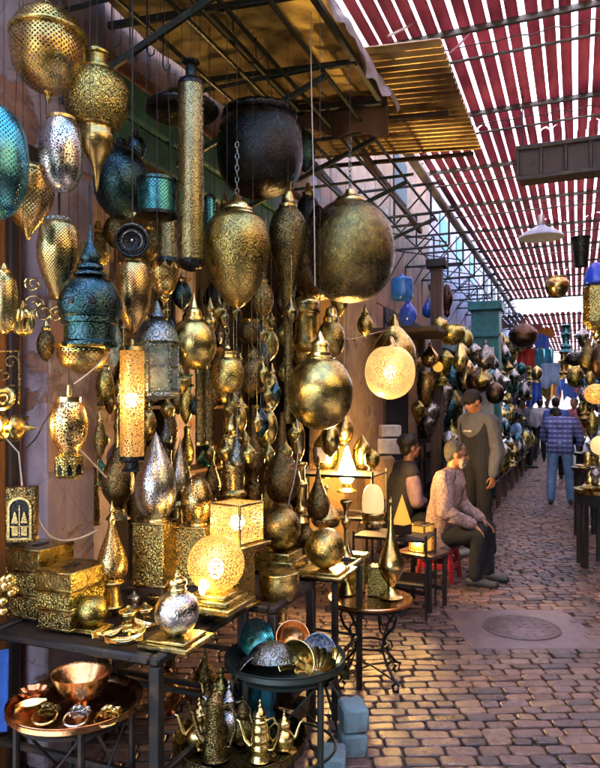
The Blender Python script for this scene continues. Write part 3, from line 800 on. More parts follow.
t = lamp(HL, 'six sided glass lantern with a domed metal roof', 'lantern', 157, 2.65, [
    ('roof', 'antique_silver', [(0, 300), (2, 303), (4, 309), (7, 314), (9, 317), (6, 319), (14, 323), (20, 333), (22, 340), (23, 342), (21, 343)], {'k': 2}),
    ('pane', 'glass_pane', [(20.5, 343), (20.5, 392)], {'n': 6, 'k': 1, 'ang': 20}),
    ('base', 'antique_silver', [(20, 391), (22.5, 392), (22.5, 396), (12, 399), (0, 400)], {'n': 6, 'k': 1, 'ang': 20}),
    ('bulb_cup', 'glass_rose', [(0, 352), (8, 356), (10, 372), (7, 388), (0, 390)])], [('wire', 301, None)], rz=.3)
s_ = 2.65 / F; q = MB()
for i in range(6):
    a = 2 * PI * i / 6
    x, y = 20.9 * s_ * math.cos(a), 20.9 * s_ * math.sin(a)
    q.box((x, y, (400 - 367.5) * s_), (.009, .009, 49 * s_), rz=a, bev=.001)
for zz in (346, 367, 389): q.lathe([(20.7 * s_, (400 - zz) * s_ + .003), (21.3 * s_, (400 - zz) * s_ + .003), (21.3 * s_, (400 - zz) * s_ - .003), (20.7 * s_, (400 - zz) * s_ - .003)], 6, k=1)
q.build('frame', 'antique_silver', t, ang=20)
lamp(HL, 'gold ball lantern hung by a chain, lower left of the largest brown globe', 'lantern', 227, 2.95, [
    ('body', 'brass', [(9, 357), (14.5, 362), (17, 373), (15, 385), (9, 392), (0, 394)]), ('cap', 'brass_bright', [(0, 344), (3, 346), (4, 349), (9, 352), (9, 354), (10, 358)], {'k': 2})], [('chain', 345, 305), ('wire', 305, None)])
lamp(HL, 'dark bronze ball lantern partly behind the chained gold ball', 'lantern', 253, 3.15, [
    ('body', 'brass_dark', [(6, 357), (11.5, 363), (13.5, 374), (11, 386), (6, 393), (0, 394)]), ('cap', 'brass_dark', [(0, 345), (3, 348), (6, 352), (7, 358)], {'k': 2})], [('wire', 346, None)])
lamp(HL, 'tiny brass drop lantern right of the polished brown ball', 'lantern', 210, 3.1, [
    ('body', 'brass_smooth', [(3, 314), (7, 320), (7, 326), (4, 332), (0, 334)]), ('cap', 'brass_bright', [(0, 296), (1.5, 300), (3, 305), (5, 309), (3, 312), (4, 315)], {'k': 2})], [('wire', 297, None)])
lamp(HL, 'small brass pot lantern with a scrolled handle behind the gold egg tip', 'lantern', 250, 3.5, [
    ('body', 'brass_dark', [(8, 322), (11, 328), (11, 336), (7, 342), (0, 344)]), ('rim', 'brass_smooth', [(8, 319), (10, 320), (8, 323)], {'k': 1})], [('wire', 320, 300, 8), ('wire', 320, 300, -8), ('wire', 300, None)])
t = lamp(HL, 'switched-on square tube lantern glowing orange, left of the flame shaped lamp', 'lantern', 132, 2.5, [
    ('shade', 'lit_tube', [(11.8, 350), (11.8, 457)], {'k': 1}),
    ('cap', 'brass_smooth', [(0, 338), (2, 340), (2.5, 344), (12, 347), (13, 351)], {'k': 1}),
    ('base', 'black_metal', [(12.6, 456), (12.6, 460), (7, 462), (7, 468), (10, 471), (0, 472)], {'k': 1})], [('wire', 339, None)])
q = MB(); q.ball((0, 0, 72 * 2.5 / F), .02, 16, (1, 1, 1.3)); q.build('bulb', 'bulb_soft', t)
t = lamp(HL, 'gold egg lantern standing on an eight sided windowed box', 'lantern', 69, 2.3, [
    ('body', 'brass_filigree', [(12, 402), (16, 410), (18.5, 424), (16.5, 440), (11, 449), (9, 453)]),
    ('bulb_cup', 'black_metal', [(0, 410), (10, 413), (12, 425), (8, 443), (0, 446)], {'k': 2}),
    ('collar', 'brass_bright', [(0, 384), (2, 385), (3, 395), (12, 397), (12, 402)], {'k': 1}),
    ('base', 'brass_fine', [(6, 450), (9, 453), (14, 456), (14, 475), (11, 478), (0, 479)], {'n': 8, 'k': 1, 'ang': 20})], [('wire', 384, 352), ('wire', 352, None)])
q = MB(); s_ = 2.3 / F
for i in range(8):
    a = 2 * PI * (i + .5) / 8; M = Matrix.Rotation(a + PI / 2, 4, 'Z')
    q.prism([(-.008, .016), (.008, .016), (.008, .04), (.004, .048), (0, .052), (-.004, .048), (-.008, .04)], .004, Matrix.Translation((math.cos(a) * 13.1 * s_, math.sin(a) * 13.1 * s_, 0)) @ M)
q.build('opening', 'black_metal', t)
lamp(HL, 'silver gold egg lantern cut by the left edge, beside the orange door', 'lantern', 4, 2.3, [
    ('body', 'brass_pierced_fine', [(7, 273), (12, 282), (13.5, 300), (11, 320), (6, 332), (0, 335)]), ('bulb_cup', 'tin', [(0, 280), (8, 284), (9, 300), (6, 320), (0, 325)], {'k': 2}), ('cap', 'brass_smooth', [(0, 262), (3, 265), (4, 269), (7, 271), (7, 275)], {'k': 2})], [('wire', 263, None)])
lamp(HL, 'knobbly little brass flower lantern beside the left edge egg', 'lantern', 23, 2.4, [
    ('body', 'brass_bright', [(3, 308), (8, 312), (10.5, 322), (8, 332), (3, 336), (0, 337)], {'lobes': 9, 'amp': .3}), ('cap', 'brass_smooth', [(0, 300), (2, 302), (3, 308)], {'k': 2})], [('wire', 301, None)])
# lit pierced globe with its twin behind
t = lamp(HL, 'lit cream globe lantern shining in front of the ochre pillar', 'lantern', 390, 5.2, [
    ('shade', 'lit_globe', [(4, 346), (14, 349), (22, 358), (25, 372), (22, 386), (14, 395), (4, 399), (0, 399)], {'n': 48}),
    ('cap', 'brass_bright', [(0, 336), (3, 337), (5, 342), (8, 346), (8, 348)], {'k': 2})], [('wire', 337, None)])
q = MB(); q.ball((0, 0, 27 * 5.2 / F), .05, 16); q.build('bulb', 'bulb_inner', t)
lamp(HL, 'brown brass onion lantern hanging behind the lit cream globe', 'lantern', 394, 5.8, [
    ('body', 'brass_smooth', [(5, 326), (12, 333), (20, 345), (22, 360), (19, 376), (10, 386), (0, 389)]), ('cap', 'brass_bright', [(0, 314), (2, 316), (4, 322), (6, 328)], {'k': 2})], [('ring', 315, 310), ('wire', 311, None)])
lamp(HL, 'big polished brown globe lantern with a tall banded cap, lower centre of the hanging row', 'lantern', 320, 2.95, [
    ('body', 'brass_smooth', [(12, 358), (22, 364), (31, 379), (33, 393), (29, 411), (18, 424), (7, 429), (0, 430)], {'n': 48}),
    ('cap', 'brass_bright', [(0, 330), (2, 333), (4, 338), (8, 342), (9, 346), (8, 347), (9, 352), (11, 353), (11, 356), (14, 358), (14, 361)], {'k': 2})], [('wire', 331, None)])
lamp(HL, 'brass ball lantern just above and right of the big polished brown globe', 'lantern', 331, 3.9, [
    ('body', 'brass', [(7, 322), (12, 328), (14, 340), (11, 352), (5, 358), (0, 359)]), ('cap', 'brass_bright', [(0, 306), (5, 309), (6, 316), (8, 318), (8, 323)], {'k': 2})], [('wire', 307, None)])
lamp(HL, 'banded brass cylinder lantern left above the big polished brown globe', 'lantern', 306, 3.8, [
    ('body', 'brass_smooth', [(13, 304), (14, 312), (11, 318), (12, 336), (14, 344), (9, 352), (0, 354)]), ('cap', 'brass_bright', [(0, 293), (6, 296), (13, 301), (14, 305)], {'k': 2})], [('wire', 294, None)])
for (u, v0, v1, r, d, lab) in ((200, 371, 444, 4.6, 3.0, 'left one of two thin bronze tube lanterns below the polished ball'), (209, 367, 443, 4.2, 3.1, 'right one of two thin bronze tube lanterns below the polished ball')):
    lamp(HL, lab, 'lantern', u, d, [('body', 'brass_dark', [(r, v0), (r, v1)], {'k': 1}), ('cap', 'brass_smooth', [(0, v0 - 6), (2, v0 - 4), (r + .6, v0 - 1), (r + .6, v0 + 2)], {'k': 1}), ('base', 'brass_smooth', [(r + .6, v1 - 2), (r + .6, v1 + 1), (0, v1 + 3)], {'k': 1})], [('wire', v0 - 5, None)])
# dim hanging row inside the shop: one kind each, deeper in
for i, (u, v, r, h, d, m, lab) in enumerate((
    (98, 250, 13, 40, 3.5, 'brass_fine', 'dim gold drop lantern behind the dark blue spire'),
    (78, 205, 11, 30, 3.2, 'brass', 'small gold drop lantern behind the silvery egg'),
    (115, 232, 12, 34, 3.4, 'brass_dark', 'dim bronze drop lantern left of the end-on round lamp'),
    (150, 245, 11, 34, 3.3, 'brass_dark', 'dim bronze drop lantern right of the end-on round lamp'),
    (182, 295, 10, 30, 3.6, 'teal_metal', 'dark teal drop lantern behind the brass crown lantern'),
    (215, 300, 12, 36, 4.0, 'black_metal', 'black drop lantern in the shop behind the tip of the long tube'),
    (268, 345, 11, 34, 3.9, 'brass', 'gold drop lantern left of the thin brown tail'),
    (302, 350, 10, 40, 4.3, 'brass_fine', 'gold drop lantern behind the banded cylinder'),
    (272, 392, 7, 40, 3.7, 'brass_smooth', 'narrow gold drop lantern beside the lilac strip of shop wall'),
    (148, 425, 9, 34, 3.4, 'brass_smooth', 'gold drop lantern behind the glowing orange tube'),
    (170, 432, 8, 38, 3.5, 'brass_dark', 'bronze drop lantern under the six sided glass lantern'),
    (105, 385, 9, 36, 3.2, 'brass', 'gold drop lantern right of the egg on the windowed box'),
    (178, 400, 8, 30, 3.9, 'steel_tube', 'grey steel drop lantern behind the paired bronze tubes'),
    (340, 300, 9, 34, 5.0, 'brass_smooth', 'gold drop lantern directly below the largest dark globe'),
    (365, 325, 8, 24, 5.3, 'brass', 'gold drop lantern before the top of the ochre pillar'))):
    lamp(HL, lab, 'lantern', u, d, [('body', m, [(r * .35, v - h * .45), (r * .75, v - h * .3), (r, v - h * .02), (r * .8, v + h * .25), (r * .35, v + h * .42), (0, v + h * .5)]),
        ('cap', 'brass_bright', [(0, v - h * .75), (r * .15, v - h * .7), (r * .3, v - h * .56), (r * .5, v - h * .5), (r * .4, v - h * .43)], {'k': 2})], [('wire', v - h * .72, None)])

# wall-side fittings at the far left
t = thing('wall_sconce', 'lit brass wall lamp with a turned finial pointing right, beside the pink pillar', 'sconce', P(6, 428, 2.35))
Mx = Matrix.Rotation(PI / 2, 4, 'Y')
q = MB(); q.lathe([(.0, -.06), (.05, -.055), (.055, -.03), (.042, -.004), (.02, .0)], 32, M=Mx); q.build('back_cup', 'brass_smooth', t)
q = MB(); q.lathe([(.016, .0), (.02, .02), (.044, .028), (.046, .04), (.04, .05), (.028, .06), (.014, .068), (.009, .08), (.011, .086), (.006, .094), (0, .11)], 32, M=Mx); q.build('finial', 'brass_smooth', t)
q = MB(); q.tube([(-.05, .03, 0), (-.05, .18, .02), (-.02, .24, .03)], .008); q.build('arm', 'brass_dark', t)
q = MB(); q.ball((0, 0, 0), .026, 16); q.build('bulb', 'bulb_side', t).location = (-.02, -.052, .012)
t = thing('scroll_bracket', 'gilded scroll bracket standing out from the wall above the brass sconce', 'bracket', P(14, 378, 2.4))
q = MB(); q.box((.018, 0, .0), (.008, .008, .19)); q.box((-.05, 0, .095), (.14, .008, .007))
for (x, z, r, s0) in ((-.01, .055, .028, 0), (-.03, .01, .024, 2), (-.01, -.045, .022, 1)):
    q.tube([(x + r * (1 - k / 16) * math.cos(s0 + k * .55), 0, z + r * (1 - k / 16) * math.sin(s0 + k * .55)) for k in range(14)], .0036, 6)
q.build('scroll', 'brass_dark', t)
t = thing('coiled_ring', 'brass ring fitting hanging on the wall above the turned sconce', 'ring', P(3, 399, 2.35))
q = MB(); q.ring((0, 0, 0), .034, .010, Matrix.Rotation(PI / 2 - .3, 4, 'X'), 28); q.build('hoop', 'brass_smooth', t); q = MB(); q.ring((0, .0, 0), .016, .005, Matrix.Rotation(PI / 2 - .3, 4, 'X'), 20); q.build('hoop', 'brass_smooth', t)
t = thing('scroll_bracket', 'curly brass garland bracket on the pale pillar behind the slim gold egg', 'bracket', P(40, 305, 2.85))
q = MB()
for (x, z, r, s0) in ((-.03, .0, .045, 0), (.02, -.03, .04, 2), (.07, -.04, .035, 1), (.115, -.03, .03, .5), (-.03, .09, .035, 2.5)):
    q.tube([(x + r * (1 - k / 22) * math.cos(s0 + k * .5), 0, z + r * (1 - k / 22) * math.sin(s0 + k * .5)) for k in range(18)], .005, 6)
q.build('scroll', 'brass_bright', t)
t = thing('arched_wall_lantern', 'flat brass box lantern with an arched window, hung on the door at the far left', 'lantern', P(20, 543, 2.45), rz=R(8))
s_ = 2.45 / F
W, H = 29 * s_, 56 * s_
q = MB(); q.box((0, .03, H / 2), (W, .06, H), bev=.004); q.build('box', 'brass_dark', t)
q = MB(); arc = lambda r, z0, zb: [(-r, zb)] + [(-r * math.cos(PI * k / 14), z0 + r * math.sin(PI * k / 14)) for k in range(15)] + [(r, zb)]
o_, i_ = arc(W * .40, H * .62, H * .06), arc(W * .32, H * .62, H * .10)
n_ = len(o_)
for k in range(n_ - 1):
    q.prism([o_[k], o_[k + 1], i_[k + 1], i_[k]], .012, Matrix.Translation((0, -.004, 0)))
q.prism([o_[0], i_[0], i_[-1], o_[-1]], .012, Matrix.Translation((0, -.004, 0)))
q.build('arch_frame', 'brass_bright', t)
q = MB(); q.prism(i_, .006, Matrix.Translation((0, .0, 0))); q.build('pane', 'black_metal', t)
q = MB()
for x in (-.016, .016): q.prism([(x - .012, H * .36), (x + .012, H * .36), (x + .002, H * .56), (x - .002, H * .56)], .006, Matrix.Translation((0, -.006, 0)))
for x in (-.016, .016): q.box((x, -.006, H * .22), (.022, .006, .035), bev=.001)
q.box((0, -.007, H * .4), (.004, .006, H * .55), bev=0); q.box((0, -.007, H * .3), (W * .6, .006, .004), bev=0)
q.build('tracery', 'brass_bright', t)
q = MB(); q.tube([(0, .03, H), (-.02, .06, H + .12), (-.1, .1, H + .2)], .003); q.build('cord', 'cable_white', t)

for i, (u, v, r, h, d, m, lab) in enumerate((
    (114, 345, 8, 46, 2.9, 'glass_pane', 'narrow greenish glass lantern right of the dark blue dome'),
    (46, 345, 9, 34, 2.7, 'brass_dark', 'bronze drop lantern against the pale pillar'),
    (150, 205, 10, 36, 3.4, 'teal_metal', 'dark blue drop lantern behind the turquoise drum'),
    (225, 222, 9, 40, 3.6, 'brass_dark', 'bronze drop lantern just left of the large gold egg'),
    (262, 300, 12, 40, 3.8, 'brass_fine', 'gold drop lantern right of the large gold egg tip'),
    (308, 215, 13, 44, 4.2, 'black_metal', 'black drop lantern between the brown drop and the largest globe'),
    (240, 420, 7, 30, 3.4, 'brass_smooth', 'narrow brass drop lantern over the pear headed column lamp'),
    (268, 428, 10, 40, 3.4, 'brass_smooth', 'polished brass drop lantern above the dark bottle vase'),
    (308, 405, 8, 44, 3.9, 'brass_fine', 'gold drop lantern right of the thin brown tail'),
    (186, 405, 7, 40, 3.5, 'brass', 'gold drop lantern between the six sided glass lantern and the paired tubes'),
    (214, 392, 8, 34, 3.6, 'brass_dark', 'bronze drop lantern right of the paired tubes'),
    (120, 395, 8, 30, 3.3, 'brass_bright', 'bright brass drop lantern left of the glowing tube'),
    (100, 440, 6, 40, 3.0, 'brass_dark', 'bronze drop lantern right of the windowed box'),
    (240, 372, 7, 26, 3.8, 'teal_metal', 'dark teal drop lantern between the chained gold ball and the bronze ball'),
    (176, 236, 8, 36, 3.5, 'brass_dark', 'bronze drop lantern left of the long tube'),
    (282, 300, 9, 34, 4.4, 'umber_far', 'brown drop lantern deep in the shop behind the brown drop'),
    (330, 440, 10, 36, 4.6, 'brass_bright', 'bright brass drop lantern below the big polished brown globe'),
    (346, 395, 7, 30, 5.0, 'brass_bright', 'bright brass drop lantern left of the lit cream globe'),
    (78, 330, 7, 28, 3.0, 'brass_dark', 'bronze drop lantern behind the dark blue dome'))):
    lamp(HL, lab, 'lantern', u, d, [('body', m, [(r * .35, v - h * .45), (r * .75, v - h * .3), (r, v - h * .02), (r * .8, v + h * .25), (r * .35, v + h * .42), (0, v + h * .5)]),
        ('cap', 'brass_bright', [(0, v - h * .75), (r * .15, v - h * .7), (r * .3, v - h * .56), (r * .5, v - h * .5), (r * .4, v - h * .43)], {'k': 2})], [('wire', v - h * .72, None)])

protos = []
for m, W, hh, rr in (('brass_smooth', [(.1, -.3), (.15, 0), (.8, .3), (1, .5), (.5, .85), (0, 1)], .085, .024), ('brass', [(.1, -.25), (.3, 0), (1, .35), (.9, .65), (.3, 1), (0, 1.05)], .075, .030), ('teal_metal', [(.1, -.2), (.4, 0), (1, .45), (.4, .95), (0, 1)], .08, .028), ('antique_silver', [(.1, -.4), (.2, 0), (.6, .3), (1, .7), (.7, .95), (0, 1)], .09, .026)):
    q = MB(); q.lathe([(rr * a_, -hh * b_) for a_, b_ in W], 22); q.tube([(0, 0, hh * .2), (.003, 0, .12), (-.002, .002, .26), (0, 0, .42)], .0008, 5)
    q.ring((0, 0, hh * .25), .008, .0018, Matrix.Rotation(PI / 2, 4, 'X'), 12)
    protos.append(q.build('hanging_drop', m))
TL = ('tiny brass drop strung on a cord between the big lanterns', 'tiny round brass drop strung on a cord between the big lanterns', 'tiny dark teal drop strung on a cord between the big lanterns', 'tiny silver drop strung on a cord between the big lanterns')
for i in range(64):
    k = (0, 1, 0, 1, 2, 0, 1, 3)[i % 8]
    u, v, d_ = rnd.uniform(66, 300), rnd.uniform(300, 455), rnd.uniform(3.0, 3.9)
    p = P(u, v, d_)
    if CA * p.x - SA * p.y < -2.07 and p.y < 3.3: continue
    o = protos[k].copy(); C.objects.link(o); o.name = 'hanging_drop'; o.location = p; o.rotation_euler[2] = rnd.random() * 6; s_ = rnd.uniform(.8, 1.5); o.scale = (s_, s_, s_)
    tag(o, TL[k], 'ornament', TL[k].split(' strung')[0] + 's strung between the lanterns')
for o in protos: bpy.data.objects.remove(o)
# ---------------------------------------------------------------- tables
def alley_table(label, s0, s1, t0, t1, z, w=.03, mt='iron', skip=(), shelf=None, top='wood_dark', name='table'):
    c = A((s0 + s1) / 2, (t0 + t1) / 2, 0)
    b = thing(name, label, 'table', c, rz=-AL)
    L, W = s1 - s0, t1 - t0
    q = MB(); q.box((0, 0, z - .022), (W - .02, L - .02, .02)); q.build('top', top, b)
    q = MB()
    for x in (-1, 1): q.box((x * (W / 2 - w / 2), 0, z - .016), (w, L, .034), bev=.008)
    for y in (-1, 1): q.box((0, y * (L / 2 - w / 2), z - .0162), (W - 2 * w - .001, w, .034), bev=.008)
    n = int(W / .12)
    for k in range(n): q.lathe([(0, .004), (.004, .003), (.006, 0)], 8, k=1, M=Matrix.Translation((-W / 2 + .06 + k * .12, -L / 2 - .001, z - .016)) @ Matrix.Rotation(PI / 2, 4, 'X'))
    n = int(L / .12)
    for k in range(n): q.lathe([(0, .004), (.004, .003), (.006, 0)], 8, k=1, M=Matrix.Translation((W / 2 + .001, -L / 2 + .06 + k * .12, z - .016)) @ Matrix.Rotation(PI / 2, 4, 'Y'))
    q.build('frame', mt, b)
    for x in (-1, 1):
        for y in (-1, 1):
            q = MB(); q.box((x * (W / 2 - w / 2 - .002), y * (L / 2 - w / 2 - .002), (z - .034) / 2), (w, w, z - .034)); q.build('leg', mt, b)
    q = MB()
    for zz in (shelf or (.30,)):
        for y in (-1, 1): q.box((0, y * (L / 2 - w / 2 - .002), zz), (W - 2 * w, w * .6, w * .6))
        for x in (-1, 1): q.box((x * (W / 2 - w / 2 - .002), 0, zz), (w * .6, L - 2 * w, w * .6))
    q.build('stretcher', mt, b)
    return b
T1 = alley_table('long black iron edged table carrying the tissue boxes and the silver ball lamp', 1.93, 2.62, -2.08, -1.30, .72, .04)
T1b = alley_table('dark wooden bench behind the near table, carrying the tall box lamps', 2.66, 3.16, -2.06, -1.20, .70, .04, 'wood_dark', top='wood_mid', name='bench')
T2 = alley_table('small black iron table carrying the two gold ball lamps on square bases', 3.18, 3.62, -1.64, -1.10, .72, .03)

def brassbox(label, u, v, z, w, l, h, m='brass_fine', slot=False, rz=0.0, cat='box', name='tissue_box', d=None):
    p = P(u, v, d) if d else PZ(u, v, z)
    b = thing(name, label, cat, p, rz=-AL + rz)
    q = MB(); q.box((0, 0, h / 2), (w, l, h), bev=.004); q.build('body', m, b)
    q = MB()
    for zz in (.006, h - .006):
        for x in (-1, 1): q.box((x * w / 2, 0, zz), (.006, l + .006, .01), bev=.002)
        for y in (-1, 1): q.box((0, y * l / 2, zz), (w - .007, .006, .01), bev=.002)
    q.build('trim', 'brass_smooth', b)
    if slot:
        q = MB(); q.lathe([(0, .002), (.03, .002), (.032, 0)], 24, k=1, M=Matrix.Translation((0, 0, h + .001)) @ Matrix.Diagonal((.55, 1.5, 1, 1))); q.build('slot', 'black_metal', b)
    return b
# tissue boxes: a big one in front and a taller stack behind, at the left of the table
brassbox('gold tissue box, lowest box in the front stack on the near table', 72, 623, .72, .155, .20, .075, 'brass_fine')
q0 = PZ(72, 623, .72)
b = brassbox('gold tissue box with a dark slot, topmost in the front stack on the near table', 0, 0, 0, .175, .225, .075, 'brass', True, d=1); b.location = q0 + Vector((0, 0, .150))
b = brassbox('gold box in the middle of the front stack on the near table', 0, 0, 0, .16, .21, .072, 'brass_fine', d=1); b.location = q0 + Vector((0, 0, .0765))
q1 = PZ(41, 612, .72)
for k, (lab, sl) in enumerate((('gold box at the bottom of the rear left stack beside the arched lantern', 0), ('gold box in the middle of the rear left stack beside the arched lantern', 0), ('gold tissue box with a round slot on top of the rear left stack', 1))):
    b = brassbox(lab, 0, 0, 0, .17 - .01 * (2 - k), .20, .092, 'brass_fine' if k < 2 else 'brass', bool(sl), d=1); b.location = q1 + Vector((0, 0, .0935 * k))

def ball_lamp(label, u, v, r, z, m, bw, bh=.03, capm=None, d=None, name='ball_lamp', lidm='brass_bright', bm='brass_smooth'):
    """a globe on a square stepped foot; v is the row of the foot's near edge"""
    p = P(u, v, d) if d else PZ(u, v, z)
    s = p.y / F
    b = thing(name, label, 'lamp', p, rz=-AL)
    q = MB(); q.box((0, 0, bh * .3), (bw * s, bw * s, bh * .6)); q.box((0, 0, bh * .8), (bw * s * .78, bw * s * .78, bh * .4)); q.build('foot', bm, b)
    R_ = r * s; q = MB()
    q.lathe([(R_ * .0, bh + 2 * R_)] + [(R_ * math.sin(PI * k / 20), bh + R_ + R_ * math.cos(PI * k / 20)) for k in range(1, 20)] + [(R_ * .3, bh)], 48, k=1); q.build('globe', m, b)
    if capm:
        q = MB(); q.lathe([(0, .075), (.004, .072), (.004, .066), (.009, .064), (.012, .056), (.03, .045), (.036, .030), (.03, .016), (.034, .008), (.030, .0)], 32, M=Matrix.Translation((0, 0, bh + 1.93 * R_))); q.build('lid', lidm, b)
    return b
ball_lamp('silver ball lamp with a brass lid on a square foot at the near table corner', 177, 643, 22.5, .72, 'silver', 56, .03, True)
ball_lamp('small gold ball on a flat foot in front of the tissue boxes', 92, 629, 15.5, .72, 'brass', 32, .012)
ball_lamp('large gold ball lamp on a square base at the left of the iron table', 279, 567, 22, .72, 'brass', 46, .09)
ball_lamp('gold ball lamp reflecting green on a flat square base at the iron table corner', 325, 573, 20, .72, 'brass', 52, .025)
# lit domed lamp on a stepped tray
p = P(216, 606, 2.72)
b = thing('dome_lamp', 'lit round pierced gold dome lamp with its bulb showing, on a stepped brass tray', 'lamp', p, rz=-AL); s_ = p.y / F
q = MB(); q.box((0, 0, .012), (60 * s_, 60 * s_, .024)); q.box((0, 0, .034), (48 * s_, 48 * s_, .02)); q.box((0, 0, .052), (38 * s_, 38 * s_, .016)); q.build('foot', 'brass_smooth', b)
Rr = 28.5 * s_; q = MB(); q.lathe([(Rr * math.sin(PI * k / 22), .062 + Rr * .95 + Rr * math.cos(PI * k / 22)) for k in range(21)], 48, k=1); q.build('shade', 'lit_dome', b)
q = MB(); q.ball((0, 0, .15), .03, 16, (1, 1, 1.4)); q.build('bulb', 'bulb_inner', b)
q = MB(); q.lathe([(0, .125), (.006, .115), (.013, .09), (.012, .075), (.006, .062)], 16, M=Matrix.Translation((.0, -Rr * .93, .01))); q.build('bulb', 'bulb_soft', b)
q = MB(); q.lathe([(0, 0), (.06, 0), (.095, -.03), (.075, -.075), (.045, -.075)], 32); 
d_ = thing('brass_bowl', 'greenish brass bowl the lit dome lamp stands on', 'bowl', (p.x, p.y, .70)); 
q = MB(); q.lathe([(.0, p.z - .70 - .002), (.085, p.z - .70 - .002), (.09, p.z - .70 - .012), (.075, .03), (.05, .004), (0, .002)], 32, k=1); q.build('body', 'brass_dark', d_)
# lit cube on its pedestal
p = P(237, 541, 2.95); s_ = p.y / F
b = thing('cube_lamp', 'lit pierced cube lamp shining white gold beside the large gold ball', 'lamp', p, rz=-AL - R(12)); W = 37 * s_
q = MB(); q.box((0, 0, W * .5 + .004), (W, W, W), bev=0); q.build('shade', 'lit_cube', b)
q = MB()
for x in (-1, 1):
    for y in (-1, 1):
        q.box((x * W / 2, y * W / 2, W / 2 + .004), (.008, .008, W + .012), bev=.001)
for zz in (.004, W + .006):
    for x in (-1, 1): q.box((x * W / 2, 0, zz), (.0082, W - .008, .008), bev=.001); q.box((0, x * W / 2, zz), (W - .008, .0082, .008), bev=.001)
q.build('frame', 'brass_bright', b)
q = MB(); q.ball((0, 0, W * .5), .034, 16); q.build('bulb', 'bulb_inner', b)
q = MB(); q.box((0, 0, -.008), (W * 1.35, W * 1.35, .014)); q.build('tray', 'brass_smooth', b)
pd = thing('pedestal', 'square engraved brass pedestal under the lit cube lamp', 'pedestal', (p.x, p.y, .70), rz=-AL - R(12))
q = MB(); q.box((0, 0, (p.z - .016 - .70) / 2), (W * .7, W * .7, p.z - .018 - .70)); q.build('column', 'brass_fine', pd)
q = MB(); q.box((0, 0, .008), (W * .95, W * .95, .016)); q.build('foot', 'brass_smooth', pd)
# tall box lamps with pierced flames
def boxlamp(label, u, v0, v1, w, d, parts, m='brass_fine', rz=.1):
    p = P(u, v1, d); s = d / F; h = (v1 - v0) * s
    b = thing('box_lamp', label, 'lamp', p, rz=-AL + rz)
    q = MB(); q.box((0, 0, h / 2), (w * s, w * s, h)); q.build('box', m, b)
    q = MB(); q.box((0, 0, .006), (w * s * 1.12, w * s * 1.12, .012)); q.build('foot', 'brass_smooth', b); q = MB(); q.box((0, 0, h + .003), (w * s * 1.03, w * s * 1.03, .008)); q.build('trim', 'brass_smooth', b)
    for n, mm, pr in parts:
        vb = max(x[1] for x in pr)
        q = MB(); q.lathe([(r * s, (vb - v) * s + h + .004) for r, v in pr], 44); q.build(n, mm, b)
    st = thing('stand', 'dark block standing under ' + label.split(' standing')[0].replace('with', 'that has')[:60], 'stand', (p.x, p.y, .70), rz=-AL + rz) if p.z > .74 else None
    if st: 
        st['label'] = 'dark wooden block raising the ' + ('silver flame' if u < 170 else 'gold egg') + ' box lamp'
        q = MB(); q.box((0, 0, (p.z - .70) / 2 - .001), (w * s * .9, w * s * .9, p.z - .702)); q.build('block', 'wood_dark', st)
boxlamp('big pierced silver gold flame lamp standing on a tall brass box', 156, 522, 583, 34, 2.95, [
    ('flame', 'silver_filigree', [(0, 422), (3, 428), (9, 441), (17, 458), (21.5, 476), (20, 493), (13, 507), (8, 512)]),
    ('core', 'brass_dark', [(0, 440), (8, 455), (12, 476), (8, 500), (4, 510)]),
    ('neck', 'brass_bright', [(8, 511), (10, 513), (9, 516), (12, 519), (13, 522)])])
boxlamp('pierced gold egg lamp with a spike standing on a square brass box', 197, 526, 582, 32, 3.02, [
    ('egg', 'brass_filigree', [(4, 470), (10, 476), (15.5, 490), (16, 500), (12, 514), (6, 520)]),
    ('core', 'brass_dark', [(0, 476), (8, 484), (10, 496), (6, 512), (3, 518)]),
    ('spike', 'brass_bright', [(0, 450), (1, 458), (1.5, 466), (4, 470)]),
    ('neck', 'brass_bright', [(6, 519), (8, 522), (10, 526)])])
lamp('cone_lamp', 'small pierced brass cone lamp with a finial, right behind the tissue boxes', 'lamp', 112, 2.75, [
    ('cone', 'brass_filigree', [(3, 524), (7, 537), (13, 553), (16, 566), (14, 575), (9, 580)]),
    ('finial', 'brass_bright', [(0, 500), (1.5, 506), (3, 510), (1.5, 514), (4, 519), (3, 525)]),
    ('core', 'brass_dark', [(0, 530), (6, 550), (10, 570), (6, 579)]),
    ('foot', 'brass_smooth', [(9, 579), (12, 582), (8, 586), (10, 604), (12, 606)])])
lamp('brass_ewer', 'tall brass ewer shaped vase with a long pointed lid behind the cone lamp', 'vase', 118, 3.1, [
    ('body', 'brass_dark', [(4, 447), (7, 456), (13, 467), (16, 479), (15, 492), (9, 502), (6, 507), (6, 511), (11, 517), (12, 519)]),
    ('lid', 'brass_smooth', [(0, 405), (1.5, 412), (1, 416), (2.5, 420), (2.5, 432), (4, 447)])])
lamp('brass_vase', 'slender polished brass bottle leaning in the shop behind the tall ewer', 'vase', 95, 3.3, [
    ('body', 'brass_dark', [(0, 392), (1.5, 396), (2, 405), (4, 425), (7, 440), (7, 450), (4, 458), (3, 470), (5, 520), (6, 524)])])
lamp('brass_vase', 'dark teardrop brass bottle standing behind the large gold ball', 'vase', 282, 3.75, [
    ('body', 'brass_dark', [(1.5, 412), (3.5, 425), (5, 442), (10, 456), (17, 471), (18.5, 484), (13, 497), (8, 502), (11, 508), (11, 510)])])
